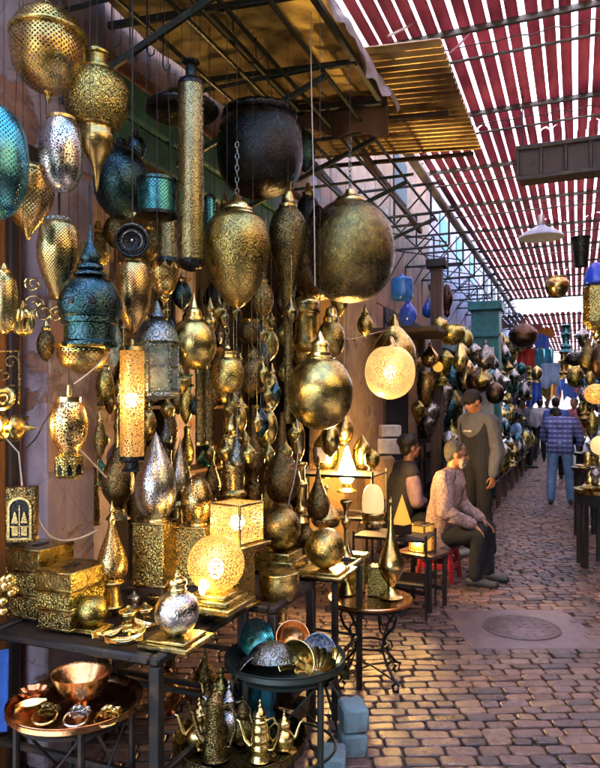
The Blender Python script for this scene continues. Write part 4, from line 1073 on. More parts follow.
lamp('stacked_lamp', 'gold column lamp with a pear shaped head in the middle of the shop', 'lamp', 233, 3.5, [
    ('column', 'brass_filigree', [(11.5, 438), (11.5, 490)], {'k': 1}), ('core', 'brass_dark', [(9, 440), (9, 490)], {'k': 1}),
    ('head', 'brass_bright', [(0, 397), (2, 400), (5, 408), (9, 422), (10, 430), (8, 436), (10, 439)]), ('foot', 'brass_smooth', [(12, 489), (14, 492), (14, 495), (9, 500), (12, 506)])])
lamp('brass_vase', 'dark gold pear vase right of the gold column lamp', 'vase', 253, 3.7, [
    ('body', 'brass_dark', [(1.5, 405), (4, 424), (9, 442), (12, 455), (11, 466), (6, 475), (5, 482), (9, 486), (9, 506)])])
lamp('cone_lamp', 'tall silver cone lamp between the flame lamp and the gold egg lamp', 'lamp', 180, 3.3, [
    ('cone', 'silver_filigree', [(0, 436), (2, 446), (7, 462), (12, 480), (12, 492), (8, 500)]), ('core', 'brass_dark', [(0, 450), (5, 465), (9, 482), (6, 498)]), ('foot', 'brass_smooth', [(7, 499), (10, 504), (6, 510), (10, 560)])])

# golden slippers / leaf trays and candle cups on the near table
def leafdish(label, u, v, z, L, W, rz, m='brass_bright'):
    p = PZ(u, v, z)
    q = MB(); q.sheet(lambda a, b_: ((a - .5) * L, (b_ - .5) * W * math.sin(PI * min(max(a, .03), .97)) ** .6, .006 + .02 * (2 * b_ - 1) ** 2 + .018 * (2 * a - 1) ** 2 + .002 * math.sin(b_ * 40)), 14, 16, .002)
    o = q.build('leaf_dish', m, loc=p, rz=rz); tag(o, label, 'dish', 'leaf shaped dishes on the near table'); return o
for lab, u, v, L, rz in (('left leaf shaped gold dish beside the small gold ball', 108, 641, .12, .8), ('front leaf shaped gold dish on the near table, closest to the edge', 124, 647, .13, .2), ('middle leaf shaped gold dish right of the brass flower', 137, 639, .11, 1.3), ('rear leaf shaped gold dish touching the silver ball lamp', 147, 632, .12, -.4)):
    leafdish(lab, u, v, .722, L, .05, rz)
o = MB(); o.lathe([(0, .03), (.01, .03), (.014, .024), (.03, .02), (.036, .008), (.02, 0)], 40, 8, .5); o = o.build('brass_flower', 'brass_bright', loc=PZ(128, 632, .725)); tag(o, 'brass flower ornament lying between the leaf dishes', 'ornament')
for lab, u, v, h, r, m in (('low brass candle cup left of the cone lamp foot', 116, 614, 14, 7, 'brass_dark'), ('brass candle cup with a domed lid, left of the silver ball lamp', 128, 622, 16, 8.5, 'brass_bright'), ('short brass candle cup touching the silver ball lamp', 145, 618, 15, 8, 'brass_bright'), ('small grey tin cup between the two brass candle cups', 134, 606, 14, 6, 'tin'), ('dark brass cup behind the candle cups', 156, 604, 14, 9, 'brass_dark')):
    lamp('candle_cup', lab, 'cup', u, 2.5, [('body', m, [(r * .9, v - h * .6), (r, v - h * .5), (r * .8, v - h * .2), (r * .45, v - h * .12), (r * .75, v)]), ('lid', m, [(0, v - h * 1.1), (r * .25, v - h), (r * .3, v - h * .9), (r * 1.0, v - h * .72), (r * 1.1, v - h * .6), (r * .9, v - h * .58)])], z=.722)
# brass cluster at the far left edge of the table
t = thing('brass_cluster', 'bunch of brass knobs hanging at the far left edge beside the gold boxes', 'ornament', P(6, 612, 2.35))
for i in range(16):
    q = MB(); q.ball((0, 0, 0), .016, 12); o = q.build('knob', 'brass_bright', t); o.location = (rnd.uniform(-.03, .025), rnd.uniform(-.02, .02), rnd.uniform(0, .13))
o = MB(); o.sheet(lambda a, b_: (-.05 + .11 * a, .012 * math.sin(a * 9) * (b_ + .3), .30 * (b_ - .5) + .02 * a), 16, 10, .004); o = o.build('blue_cloth', 'cloth_blue', loc=A(1.905, -2.0, .50), rz=-AL); tag(o, 'blue cloth hanging under the near table at the far left', 'cloth')

# copper topped round table, lower left
def round_table(name, label, p, z, r, top_m, leg_m, nl=4, lip=.02, lw=.012, cross=None, brace=True, ang0=.4, lr=.85):
    b = thing(name, label, 'table', (p[0], p[1], 0))
    q = MB(); q.lathe([(0, z - .006), (r * .8, z - .004), (r * .93, z + lip * .3), (r, z + lip), (r * 1.02, z + lip), (r * 1.0, z + lip - .008), (r * .92, z - .014), (0, z - .018)], 56, k=2); q.build('tray', top_m, b)
    for i in range(nl):
        a = ang0 + 2 * PI * i / nl
        q = MB(); q.tube([(r * lr * math.cos(a), r * lr * math.sin(a), z - .016), (r * lr * math.cos(a), r * lr * math.sin(a), 0)], lw, 8); q.build('leg', leg_m, b)
    if brace:
        q = MB(); q.ring((0, 0, z * .35), r * lr, .006, n=32); q.ring((0, 0, z - .03), r * lr, .007, n=32)
        for i in range(nl):
            a, a2 = ang0 + 2 * PI * i / nl, ang0 + 2 * PI * (i + 1) / nl
            q.tube([(r * lr * math.cos(a), r * lr * math.sin(a), z * .35), (r * lr * math.cos(a2), r * lr * math.sin(a2), z - .03)], .005, 6)
        q.build('brace', leg_m, b)
    return b
CT = P(76, 703, 2.33); ct = round_table('tray_table', 'round copper topped table with a brass bowl and ring dishes, at the lower left', CT, CT.z - .004, .222, 'copper', 'iron')
zt = CT.z
t = lamp('brass_basin', 'wide flared brass basin on the copper topped table', 'basin', 82, 2.36, [
    ('body', 'copper', [(0, 690), (14, 690), (20, 684), (26, 675), (28.5, 672), (30, 671.5), (29, 674), (24, 685), (17, 694), (8, 699), (7, 704), (0, 704)], {'k': 1})], z=zt + .004)
def ringdish(label, u, v, m):
    b = thing('ring_dish', label, 'dish', PZ(u, v, zt + .003), 'ring handled dishes on the copper table')
    q = MB(); q.ring((0, -.01, .010), .038, .004, Matrix.Rotation(.25, 4, 'X'), 28); q.build('ring', 'silver' if m == 'silver' else 'brass_bright', b)
    q = MB(); q.lathe([(0, .01), (.022, .008), (.034, .016), (.036, .018), (.03, .006), (0, .002)], 28, 7, .25, M=Matrix.Translation((0, .025, 0))); q.build('bowl', m, b)
    q = MB()
    for i in range(5): q.ball((.014 * math.cos(i * 1.3), .02 + .014 * math.sin(i * 1.3), .022 + .004 * i), .010, 10)
    q.build('flower', m, b)
for a in (('dark ring handled dish, left one at the copper table front', 46, 718, 'brass_dark'), ('silver ring handled dish in the middle of the copper table front', 77, 720, 'silver'), ('brass ring handled dish, right one at the copper table front', 108, 720, 'brass_bright')): ringdish(*a)
t = thing('brass_tray', 'pointed brass leaf tray at the left rim of the copper table', 'tray', PZ(31, 711, zt + .003), rz=.5)
q = MB(); q.sheet(lambda a, b_: ((a - .5) * .10, (b_ - .5) * .06 * math.sin(PI * min(max(a, .04), .96)) ** .7, .004 + .05 * abs(b_ - .5)), 12, 8, .002); q.build('leaf', 'brass_bright', t)
t = thing('brass_dish', 'fluted little brass dish behind the pointed leaf tray', 'dish', PZ(34, 697, zt + .003))
q = MB(); q.lathe([(0, .008), (.03, .01), (.045, .026), (.047, .024), (.03, .004), (0, .0)], 40, 8, .3); q.build('bowl', 'copper', t)

# bowl tray and teapot tray
BT = P(285, 662, 2.78); round_table('tray_table', 'round dark green tray table full of metal bowls, lower centre', BT, BT.z, .243, 'iron_green', 'iron_green', 4, .03, .013, ang0=.75)
def bowl(label, u, v, r, m, tilt, d, ax='X', rot=0.0, lob=0, name='metal_bowl', of=0.0):
    r *= 1.18
    q = MB(); q.lathe([(0, 0), (r * .35, .0), (r * .75, r * .22), (r, r * .62), (r * 1.02, r * .66), (r * .98, r * .64), (r * .72, r * .27), (r * .3, .03 * r), (0, .03 * r)], 44, lob, .16 if lob else 0)
    b = thing(name, label, 'bowl', P(u, v, d)); b.rotation_euler = (tilt, of, rot); q.build('body', m, b)
    q = MB(); q.ring((0, 0, r * .65), r * 1.01, .0025, n=40); q.build('rim', m, b)
    return b
bowl('antique silver bowl upside down in the middle of the bowl tray', 272, 656, .085, 'antique_silver', PI - .12, 2.72).location.z += .055
bowl('bluish silver engraved bowl leaning at the left rim of the bowl tray', 240, 668, .075, 'antique_silver', 1.9, 2.72, rot=.9)
bowl('teal enamelled bowl standing behind the leaning silver bowl', 250, 640, .07, 'teal_pierced', 1.2, 2.88, rot=.7)
bowl('polished gold bowl leaning on the upside down silver bowl', 302, 660, .068, 'brass_bright', 1.35, 2.72, rot=-.5)
bowl('blue and white painted dish standing at the back right of the bowl tray', 321, 652, .062, 'ceramic', 1.2, 2.9, rot=-.3, name='painted_dish')
bowl('copper gold bowl at the back of the bowl tray below the big brass urn', 292, 640, .06, 'copper', 1.0, 2.95, rot=.1)
b = thing('fluted_dish', 'fluted golden shell dish at the right front of the bowl tray', 'dish', P(318, 672, 2.70)); b.rotation_euler = (.95, 0, -.25)
q = MB(); q.lathe([(0, 0), (.03, .004), (.068, .03), (.078, .052), (.08, .052), (.066, .026), (0, -.004)], 60, 15, .14, k=2); q.build('shell', 'brass_bright', b)
b = thing('fluted_dish', 'small yellow leaf dish at the right edge of the bowl tray', 'dish', P(335, 668, 2.75)); b.rotation_euler = (.7, .3, .7)
q = MB(); q.lathe([(0, 0), (.02, .004), (.05, .02), (.058, .034), (.05, .018), (0, -.003)], 40, 10, .16, M=Matrix.Diagonal((.6, 1.25, 1, 1)), k=2); q.build('shell', 'brass_bright', b)
lamp('brass_urn', 'big brass urn with a waisted neck behind the bowl tray', 'urn', 279, 3.1, [
    ('body', 'brass_smooth', [(0, 570), (18, 571), (20, 575), (20, 588), (15, 598), (9, 604), (9, 607), (10, 608), (8, 610), (8, 620), (10, 622), (16, 627), (22, 638), (22, 650), (14, 662), (12, 668), (0, 670)])])
pb = P(279, 670, 3.1)
t = thing('crate', 'low wooden crate behind the bowl tray, carrying the big brass urn', 'crate', (pb.x, pb.y, 0), rz=-AL)
q = MB(); q.box((0, 0, pb.z - .012), (.22, .22, .02))
for k in range(3):
    zz = .06 + k * (pb.z - .12) / 2
    for y in (-1, 1): q.box((0, y * .1, zz), (.22, .015, .07))
    for x in (-1, 1): q.box((x * .1, 0, zz), (.015, .184, .07))
q.build('slats', 'wood_mid', t)
TT = P(240, 744, 2.6); round_table('tray_table', 'low round tray table crowded with teapots, bottom centre', TT, TT.z, .25, 'brass_dark', 'iron', 4, .035, .011)
def teapot(label, u, v, sc_, m, rz, kind=0, d=None):
    b = thing('teapot', label, 'teapot', P(u, v, d) if d else PZ(u, v, TT.z + .002), rz=rz); b.scale = (sc_,) * 3
    if kind == 0: pr = [(.034, .15), (.036, .13), (.03, .115), (.05, .09), (.06, .06), (.052, .025), (.03, .012), (.036, 0), (0, 0)]; lz, ly = .15, .034
    elif kind == 1: pr = [(.03, .20), (.032, .19), (.036, .12), (.044, .05), (.05, .012), (.052, 0), (0, 0)]; lz, ly = .20, .03
    else: pr = [(.026, .18), (.03, .17), (.034, .165), (.03, .155), (.036, .13), (.036, .12), (.033, .115), (.038, .09), (.038, .08), (.034, .075), (.04, .05), (.04, .04), (.034, .03), (.044, .006), (.044, 0), (0, 0)]; lz, ly = .18, .026
    q = MB(); q.lathe(pr, 36, k=3); q.build('body', m, b)
    q = MB(); q.lathe([(0, .044), (.005, .042), (.018, .03), (.028, .014), (ly + .003, .004), (ly, -.002)], 28, M=Matrix.Translation((0, 0, lz))); ld = q.build('lid', m, b)
    q = MB(); q.lathe([(0, .075), (.004, .072), (.006, .064), (.003, .058), (.008, .052), (.010, .046), (.004, .041)], 20, M=Matrix.Translation((0, 0, lz))); q.build('knob', m, ld)
    q = MB(); q.tube([(.045, 0, .05), (.07, 0, .07), (.082, 0, .11), (.095, 0, .145), (.108, 0, .15)], [.014, .012, .009, .007, .005], 12); q.build('spout', m, b)
    q = MB(); q.tube([(-.03, 0, lz - .01), (-.06, 0, lz + .005), (-.085, 0, lz - .025), (-.085, 0, lz - .075), (-.062, 0, .05), (-.042, 0, .045)], [.005, .006, .006, .006, .005, .005], 10); q.build('handle', m, b)
    return b
teapot('squat brass teapot at the left rim of the teapot tray', 199, 748, .85, 'brass_bright', PI, 0)
teapot('tall plain coffee coloured pot in the middle of the teapot tray', 215, 757, 1.0, 'brass_dark', PI - .4, 1)
teapot('tall brass teapot with a ball topped lid at the back of the teapot tray', 221, 726, 1.05, 'brass', 2.6, 0)
teapot('silver lidded teapot behind the coffee coloured pot', 229, 738, 1.0, 'silver', 2.9, 0)
teapot('banded brass coffee pot with a spiked lid at the front of the teapot tray', 260, 759, .86, 'brass_bright', 2.8, 2)
teapot('dark brass teapot with a curled handle, right of the silver lidded teapot', 243, 742, .8, 'brass_dark', 2.2, 0)
teapot('little brass teapot at the right rim of the teapot tray', 284, 749, .66, 'brass_bright', .2, 0)
teapot('tarnished brass teapot at the back left of the teapot tray', 207, 728, .8, 'brass_dark', 3.6, 0)
for lab, u, dz, tw in (('left blue cloth wrapped bundle hanging under the bowl tray', 252, .0, .3), ('right blue cloth wrapped bundle hanging under the bowl tray', 268, -.01, 1.2)):
    b = thing('blue_bundle', lab, 'bundle', P(u, 722, 2.74)); q = MB()
    q.lathe([(0, 0), (.022, .005), (.028, .03), (.018, .055), (.026, .085), (.03, .12), (.015, .148), (0, .15)], 24, 5, .3, turn=tw); q.build('cloth', 'teal_cloth', b)
# cement blocks and small things on the paving
for lab, u, v, dz, rz in (('blue grey cement block lying at the foot of the bowl tray table', 352, 752, 0, .1), ('blue grey cement block stacked on top of the other one', 353, 752, .112, .16), ('blue grey cement block nearest the camera beside the tray table leg', 332, 776, 0, -.1)):
    p = PZ(u, v, 0); p.z = dz
    q = MB(); q.box((0, 0, .056), (.115, .15, .108), bev=.012); o = q.build('cement_block', 'block_blue', loc=p, rz=rz); tag(o, lab, 'block')
o = MB(); o.box((0, 0, .035), (.075, .06, .07), bev=.015); o = o.build('stone_block', 'stone_grey', loc=PZ(432, 594, 0), rz=.3); tag(o, 'small grey stone lying on the paving near the lantern stool', 'stone')
# under-table frame at the right of the bowl tray: wire trestle
t = thing('wire_trestle', 'thin dark iron trestle standing right of the bowl tray', 'stand', PZ(345, 745, 0))
q = MB(); q.tube([(-.02, .05, .0), (-.12, .05, .36)], .007); q.tube([(.04, .0, .0), (.04, 0, .12), (-.14, .1, .36)], .007); q.tube([(.04, 0, .12), (-.12, -.05, .0)], .007); q.build('bars', 'iron_green', t)

# scroll legged table with the white brass bottle
SC = P(370, 598, 3.87); zs = SC.z
b = thing('scroll_table', 'round iron table with curly scroll legs carrying the pointed silver bottle', 'table', (SC.x, SC.y, 0))
q = MB(); q.lathe([(0, zs), (.225, zs), (.24, zs + .006), (.245, zs), (.24, zs - .012), (.22, zs - .014), (0, zs - .014)], 56, k=1); q.build('top', 'copper', b)
for i in range(4):
    a = -.95 + PI / 2 * i; q = MB()
    D_ = lambda r, z: (r * math.cos(a), r * math.sin(a), z)
    q.tube([D_(.20, zs - .014), D_(.215, zs - .06), D_(.19, zs - .12), D_(.13, zs * .62), D_(.10, zs * .45), D_(.14, zs * .28), D_(.20, zs * .14), D_(.235, .05), D_(.225, .015), D_(.195, .008), D_(.185, .03), D_(.20, .045)], .0085, 8)
    q.tube([D_(.11, zs - .015), D_(.07, zs * .8), D_(.085, zs * .65), D_(.13, zs * .60), D_(.15, zs * .70), D_(.12, zs * .76)], .0065, 8)
    q.tube([D_(.10, zs * .45), D_(.16, zs * .42), D_(.175, zs * .34), D_(.15, zs * .30)], .006, 8)
    q.build('leg', 'iron', b)
q = MB(); q.ring((0, 0, zs - .03), .205, .007, n=36); q.build('hoop', 'iron', b)
q = MB(); q.ring((0, 0, zs * .45), .10, .007, n=28); q.build('hoop', 'iron', b)
q = MB()
for a in (-.95, -.95 + PI / 2): q.tube([(.2 * math.cos(a), .2 * math.sin(a), zs * .14), (0, 0, zs * .2), (-.2 * math.cos(a), -.2 * math.sin(a), zs * .14)], .006)
q.build('cross_bar', 'iron', b)
lamp('pointed_bottle', 'pale brass bottle with a long needle neck on the scroll table', 'bottle', 391, 3.87, [
    ('body', 'brass_bright', [(2.5, 519), (4, 534), (8, 548), (12.5, 560), (13, 568), (9, 577), (5, 583), (4, 587), (9, 594), (12, 597), (0, 598)]),
    ('stopper', 'brass_smooth', [(0, 496), (1, 499), (2, 502), (1, 505), (1.8, 510), (2.5, 520)])], z=zs + .001)
brassbox('gold lidded box on the left of the scroll table', 380, 595, zs + .001, .12, .10, .17, 'brass_fine', name='brass_box')
brassbox('small gold box between the ball lamp and the scroll table bottle', 359, 590, zs + .001, .10, .09, .22, 'brass', name='brass_box')
lamp('brass_candlestick', 'turned brass candlestick at the left back of the scroll table', 'candlestick', 346, 3.95, [
    ('body', 'brass_bright', [(5, 500), (6, 502), (3, 508), (2, 516), (5, 522), (2, 530), (2.5, 550), (7, 558), (8, 568), (3, 578), (9, 590), (10, 593), (0, 594)])])

# tiered iron rack with the bulb corner
def rack(label, u, v, d, w, dp, zs_, rz=0):
    p = P(u, v, d); b = thing('iron_rack', label, 'rack', (p.x, p.y, 0), rz=-AL + rz)
    q = MB()
    for z in zs_:
        q.box((0, 0, z), (w, dp, .012))
    q.build('shelf', 'wood_dark', b)
    q = MB()
    for x in (-1, 1):
        for y in (-1, 1): q.box((x * w / 2, y * dp / 2, max(zs_) / 2 + .02), (.018, .018, max(zs_) + .04))
    for z in zs_:
        for y in (-1, 1): q.box((0, y * dp / 2, z - .004), (w - .02, .0185, .022))
    q.build('frame', 'iron', b)
    return b, p
rack('black iron rack with the glowing bulb lamp in front of the ochre pillar', 338, 500, 5.7, .72, .42, (.30, .66, 1.0))
rack('low black iron rack beside the seated men, carrying lit lanterns', 395, 560, 5.2, .55, .35, (.25, .58))
def onrack(u, v, d, parts, name, label, cat, **k): return lamp(name, label, cat, u, d, parts, **k)
t = lamp('bulb_lamp', 'glowing white bulb lamp on the iron rack, brightest spot of the corner', 'lamp', 347, 5.65, [
    ('bulb', 'bulb_hot', [(0, 446), (2, 449), (4, 457), (7, 465), (8.5, 472), (6, 480), (4, 483)]),
    ('socket', 'brass_smooth', [(4, 482), (5, 486), (6, 488), (9, 490), (10, 492), (0, 493)])])
t = lamp('arched_lamp', 'lit cream shell lamp with a little brass cup in front, on the low rack', 'lamp', 373, 4.9, [
    ('shell', 'white_glow', [(0, 484), (6, 486), (10, 494), (11, 506), (10, 512), (9, 514)]), ('cup', 'brass_smooth', [(11, 512), (12, 514), (10, 520), (12, 523), (0, 524)])])
lamp('pyramid_lamp', 'glowing amber pyramid lamp between the bottle and the old man', 'lamp', 402, 5.1, [
    ('shade', 'horn_glow', [(0, 494), (.6, 496), (9, 522), (9, 524)], {'n': 4, 'k': 1, 'ang': 20, 'turn': .6}), ('base', 'wood_dark', [(9, 524), (10, 524), (10, 534), (0, 535)], {'n': 4, 'k': 1, 'ang': 20, 'turn': .6})])
p = P(421, 551, 5.3); s_ = 5.3 / F
b = thing('candle_lantern', 'lit glass sided lantern glowing yellow on a stool beside the old man', 'lantern', p, rz=-AL - .3)
W, H = 17 * s_, 27 * s_
q = MB(); q.box((0, 0, H / 2), (W * .86, W * .86, H * .9), bev=0); q.build('pane', 'horn_glow', b)
q = MB()
for x in (-1, 1):
    for y in (-1, 1): q.box((x * W / 2, y * W / 2, H / 2), (.012, .012, H), bev=.001)
q.box((0, 0, .006), (W * 1.15, W * 1.15, .012)); q.box((0, 0, H), (W * 1.15, W * 1.15, .012)); q.build('frame', 'brass_smooth', b)
q = MB(); q.ball((-W * .0, -W * .44, H * .42), .035, 14, (1, .3, 1.2)); q.build('flame', 'bulb_soft', b)
st = thing('lantern_stool', 'dark wooden stool under the lit glass sided lantern', 'stool', (p.x, p.y, 0), rz=-AL - .3)
q = MB(); q.box((0, 0, p.z - .014), (.34, .30, .026)); q.build('seat', 'wood_mid', st)
for x in (-1, 1):
    for y in (-1, 1): q = MB(); q.box((x * .14, y * .12, (p.z - .028) / 2), (.03, .03, p.z - .028)); q.build('leg', 'wood_dark', st)
q = MB()
for y in (-1, 1): q.box((0, y * .12, .14), (.25, .02, .03))
q.build('stretcher', 'wood_dark', st)
# the amber corner: goods on the rack and shelves, warm lit by the bulb
W1 = [(.3, 0), (.45, .08), (.4, .2), (.85, .45), (1, .62), (.8, .82), (.45, .93), (.6, 1)]
W2 = [(0, 0), (.15, .06), (.12, .2), (.3, .4), (.8, .62), (1, .75), (.8, .9), (.4, .96), (.55, 1)]
W3 = [(0, 0), (.2, .05), (.35, .1), (.9, .3), (1, .5), (.85, .75), (.4, .9), (.5, 1)]
W4 = [(.7, 0), (.75, .03), (.5, .1), (.55, .3), (.9, .36), (.55, .42), (.5, .7), (.8, .8), (.6, .88), (1, 1)]
def ware(name, label, cat, u, v0, v1, r, d, m, W):
    return lamp(name, label, cat, u, d, [('body', m, [(r * a, v0 + (v1 - v0) * b) for a, b in W])])
for a in (('brass_vase', 'amber brass vase glowing behind the bulb lamp', 'vase', 344, 405, 446, 10, 6.0, 'brass_bright', W1),
          ('brass_vase', 'wide amber brass jar left of the bulb lamp', 'vase', 326, 428, 478, 13, 6.0, 'brass', W3),
          ('brass_vase', 'pear shaped amber vase right of the bulb lamp', 'vase', 362, 434, 476, 9, 6.0, 'brass_bright', W3),
          ('brass_vase', 'brown onion vase on the rack under the bulb lamp', 'vase', 326, 485, 530, 15, 4.9, 'brass_smooth', W2),
          ('brass_vase', 'long necked bronze vase behind the corner ball lamp', 'vase', 318, 455, 522, 12, 4.2, 'brass_dark', W2),
          ('brass_candlestick', 'turned brass candlestick left of the corner ball lamp', 'candlestick', 301, 462, 522, 8, 3.9, 'brass_bright', W4),
          ('brass_vase', 'narrow gold flame vase above the turned candlestick', 'vase', 298, 415, 465, 7, 4.0, 'brass_bright', W3),
          ('brass_vase', 'small silver bottle right of the corner ball lamp', 'vase', 348, 530, 572, 8, 4.0, 'silver', W2),
          ('brass_vase', 'squat brass jar under the brown onion vase', 'vase', 305, 520, 548, 11, 4.0, 'brass_dark', W1),
          ('brass_vase', 'tall brass vase in the shop below the banded cylinder lantern', 'vase', 268, 470, 520, 9, 4.1, 'brass', W1),
          ('brass_vase', 'gold vase left of the pear headed column lamp', 'vase', 212, 440, 500, 9, 3.9, 'brass_dark', W2),
          ('brass_vase', 'dusky brass vase behind the silver cone lamp', 'vase', 168, 446, 510, 9, 3.8, 'brass_dark', W1),
          ('brass_vase', 'brass jar standing behind the tall ewer', 'vase', 138, 470, 540, 11, 3.6, 'brass_dark', W3),
          ('brass_vase', 'bulbous amber jar on the floor side of the low rack', 'vase', 372, 448, 470, 8, 5.4, 'brass', W3)):
    ware(*a)
o = MB(); o.box((0, 0, .045), (.21, .16, .12), bev=.01); o = o.build('card_box', 'white_card', loc=P(390, 435, 7.2), rz=.1); tag(o, 'upper crumpled white carton in front of the ochre pillar', 'box')
o = MB(); o.box((0, 0, .06), (.24, .18, .16), bev=.012); o = o.build('card_box', 'white_card', loc=P(389, 452, 7.15), rz=-.05); tag(o, 'lower crumpled white carton above the wicker basket', 'box')
lamp('wicker_basket', 'round wicker basket under the white cartons', 'basket', 380, 7.0, [('body', 'wicker', [(11, 455), (15, 460), (16, 475), (14, 492), (10, 498), (0, 499)])])
p = P(322, 463, 4.6)
o = MB(); o.box((0, 0, .06), (.085, .06, .12)); o = o.build('card_box', 'white_card', loc=P(321, 462, 5.6), rz=.2); tag(o, 'little pale carton standing on the black rack beside the bulb lamp', 'box')
b = thing('wall_shelf', 'dark plank shelf on the shop back wall behind the nearest lamps', 'shelf', A(4.3, -3.3, 1.0), rz=-AL)
for z, n in ((-.02, 'board'), (.55, 'board'), (1.1, 'board')):
    q = MB(); q.box((0, 0, z), (.32, 3.6, .03)); q.build(n, 'wood_mid', b)
q = MB()
for y in (-1.78, -.6, .6, 1.78): q.box((.02, y, .1), (.28, .03, 2.1))
q.build('upright', 'wood_dark', b)
shapes = (W1, W2, W3, W4); k = 0
for zi, z in enumerate((.995, 1.565, 2.115)):
    for j in range(11):
        s_ = 2.75 + j * .31 + rnd.uniform(-.04, .04)
        p = A(s_, -3.22, z); hh = rnd.uniform(.24, .40); rr = rnd.uniform(.06, .10)
        q = MB(); q.lathe([(rr * a, hh * (1 - b_)) for a, b_ in shapes[k % 4]], 28)
        o = q.build('brass_vase', ('brass_far', 'brass_far', 'silver_far', 'brass_far', 'teal_far')[k % 5], loc=p)
        tag(o, 'dim metal vase on the plank shelf at the back of the dark shop', 'vase', 'vases on the shop back shelf'); k += 1
# cables
def cable(label, pts, r, m):
    P3 = [P(*a) for a in pts]
    out = []
    for i in range(len(P3) - 1):
        p0, p1, p2, p3 = P3[max(i - 1, 0)], P3[i], P3[i + 1], P3[min(i + 2, len(P3) - 1)]
        for j in range(8):
            t = j / 8; out.append(.5 * (2 * p1 + (p2 - p0) * t + (2 * p0 - 5 * p1 + 4 * p2 - p3) * t * t + (3 * p1 - p0 - 3 * p2 + p3) * t ** 3))
    out.append(P3[-1])
    q = MB(); q.tube(out, r, 6); o = q.build('cable', m); tag(o, label, 'cable')
cable('thin pale cord hanging straight down left of the largest dark globe', [(311, -40, 3.2), (311, 60, 3.2), (314, 200, 3.2), (315, 286, 3.2)], .0028, 'cable_white')
cable('white cable sagging from the glowing globe across the pillar to the left', [(336, 336, 5.2), (350, 339, 5.2), (370, 334, 5.2), (388, 330, 5.2)], .003, 'cable_white')
cable('black cable looping over the pink patch of the pale pillar', [(26, 448, 2.4), (36, 438, 2.4), (46, 420, 2.45), (58, 405, 2.5), (68, 398, 2.5)], .003, 'cable_dark')
cable('white cable from under the windowed box down to the brass ewer', [(78, 448, 2.5), (90, 460, 2.6), (106, 477, 2.75)], .004, 'cable_white')
cable('white cables tangled behind the tissue boxes', [(30, 500, 2.5), (44, 530, 2.6), (60, 540, 2.65), (80, 538, 2.7), (98, 530, 2.75)], .004, 'cable_white')
cable('pale cable sagging under the red roof from the tarpaulin to the upper right', [(388, 36, 4.1), (405, 28, 4.4), (430, 12, 4.6), (452, -10, 4.6)], .008, 'cable_white')
cable('pink cable drooping under the red roof beside the corrugated sheet', [(449, 54, 4.5), (462, 42, 4.5), (478, 22, 4.5), (486, -10, 4.5)], .008, 'cable_pink')
cable('white cable hanging before the dark bottle vase', [(294, 395, 3.6), (298, 440, 3.6), (296, 470, 3.6), (288, 505, 3.6)], .0028, 'cable_white')
cable('pale cable across the pierced brass bowl at the left', [(74, 384, 2.38), (90, 372, 2.38), (104, 358, 2.38), (113, 350, 2.4)], .003, 'cable_white')

# things on the paving under the tables and more wares on the bench and stands
for a in (('brass_pot', 'dark brass pot on the ground under the near table, left one', 'pot', 108, 655, 690, 16, 3.25, 'brass_dark', W3),
          ('brass_pot', 'dark brass pot on the ground under the near table, right one', 'pot', 165, 668, 712, 17, 3.2, 'copper', W1),
          ('brass_vase', 'brass vase standing on the ground behind the near table leg', 'vase', 205, 640, 690, 11, 3.5, 'brass_dark', W2)):
    p_ = P(a[3], a[5], a[7]); k_ = (CH) * F / (a[5] - HZ)
    lamp(a[0], a[1], a[2], a[3], 3.4, [('body', a[8], [(a[6] * x, a[4] + (a[5] - a[4]) * y) for x, y in a[9]])], z=.012)

cable('black wires sagging between the iron brackets and the red roof', [(420, 165, 9), (455, 150, 8.5), (500, 148, 8), (560, 120, 7)], .006, 'cable_dark')
cable('black wire sagging low across the far alley', [(470, 262, 12), (500, 285, 13), (535, 292, 14), (600, 270, 15)], .008, 'cable_dark')
# ---------------------------------------------------------------- people
plain('skin_tan', (.36, .16, .075), (.28, .115, .055), .5, 20, .15)
plain('skin_brown', (.17, .08, .05), (.12, .055, .035), .5, 20, .15)
plain('hair_black', (.006, .005, .0045), None, .6, 60, .8)
plain('hair_grey', (.085, .078, .07), (.022, .02, .018), .8, 70, .8)
plain('beard_grey', (.40, .37, .33), (.16, .14, .12), .8, 70, .8)
plain('trousers_black', (.006, .006, .009), (.0035, .0035, .005), .85, 12, .4)
plain('trousers_charcoal', (.008, .009, .013), (.005, .005, .008), .85, 12, .4)
plain('sweater_grey', (.105, .105, .118), (.07, .07, .08), .9, 120, .6)
plain('vest_black', (.010, .009, .011), None, .85, 14, .4)
plain('shirt_mauve', (.19, .12, .15), (.13, .08, .10), .85, 14, .4)
plain('shirt_sky', (.30, .45, .62), (.22, .34, .5), .85, 14, .4)
plain('jacket_blue', (.05, .14, .50), (.03, .09, .34), .7, 14, .4)
plain('shirt_rose', (.45, .18, .20), (.34, .12, .14), .85, 14, .4)
plain('shoe_dark', (.04, .045, .05), None, .5, 14, .2)
plain('shoe_pale', (.50, .46, .42), (.36, .32, .28), .6, 14, .2)
plain('eye_dark', (.01, .008, .007), None, .2, 14, .0)
plain('print_white', (.7, .7, .7), None, .7, 14, .0)
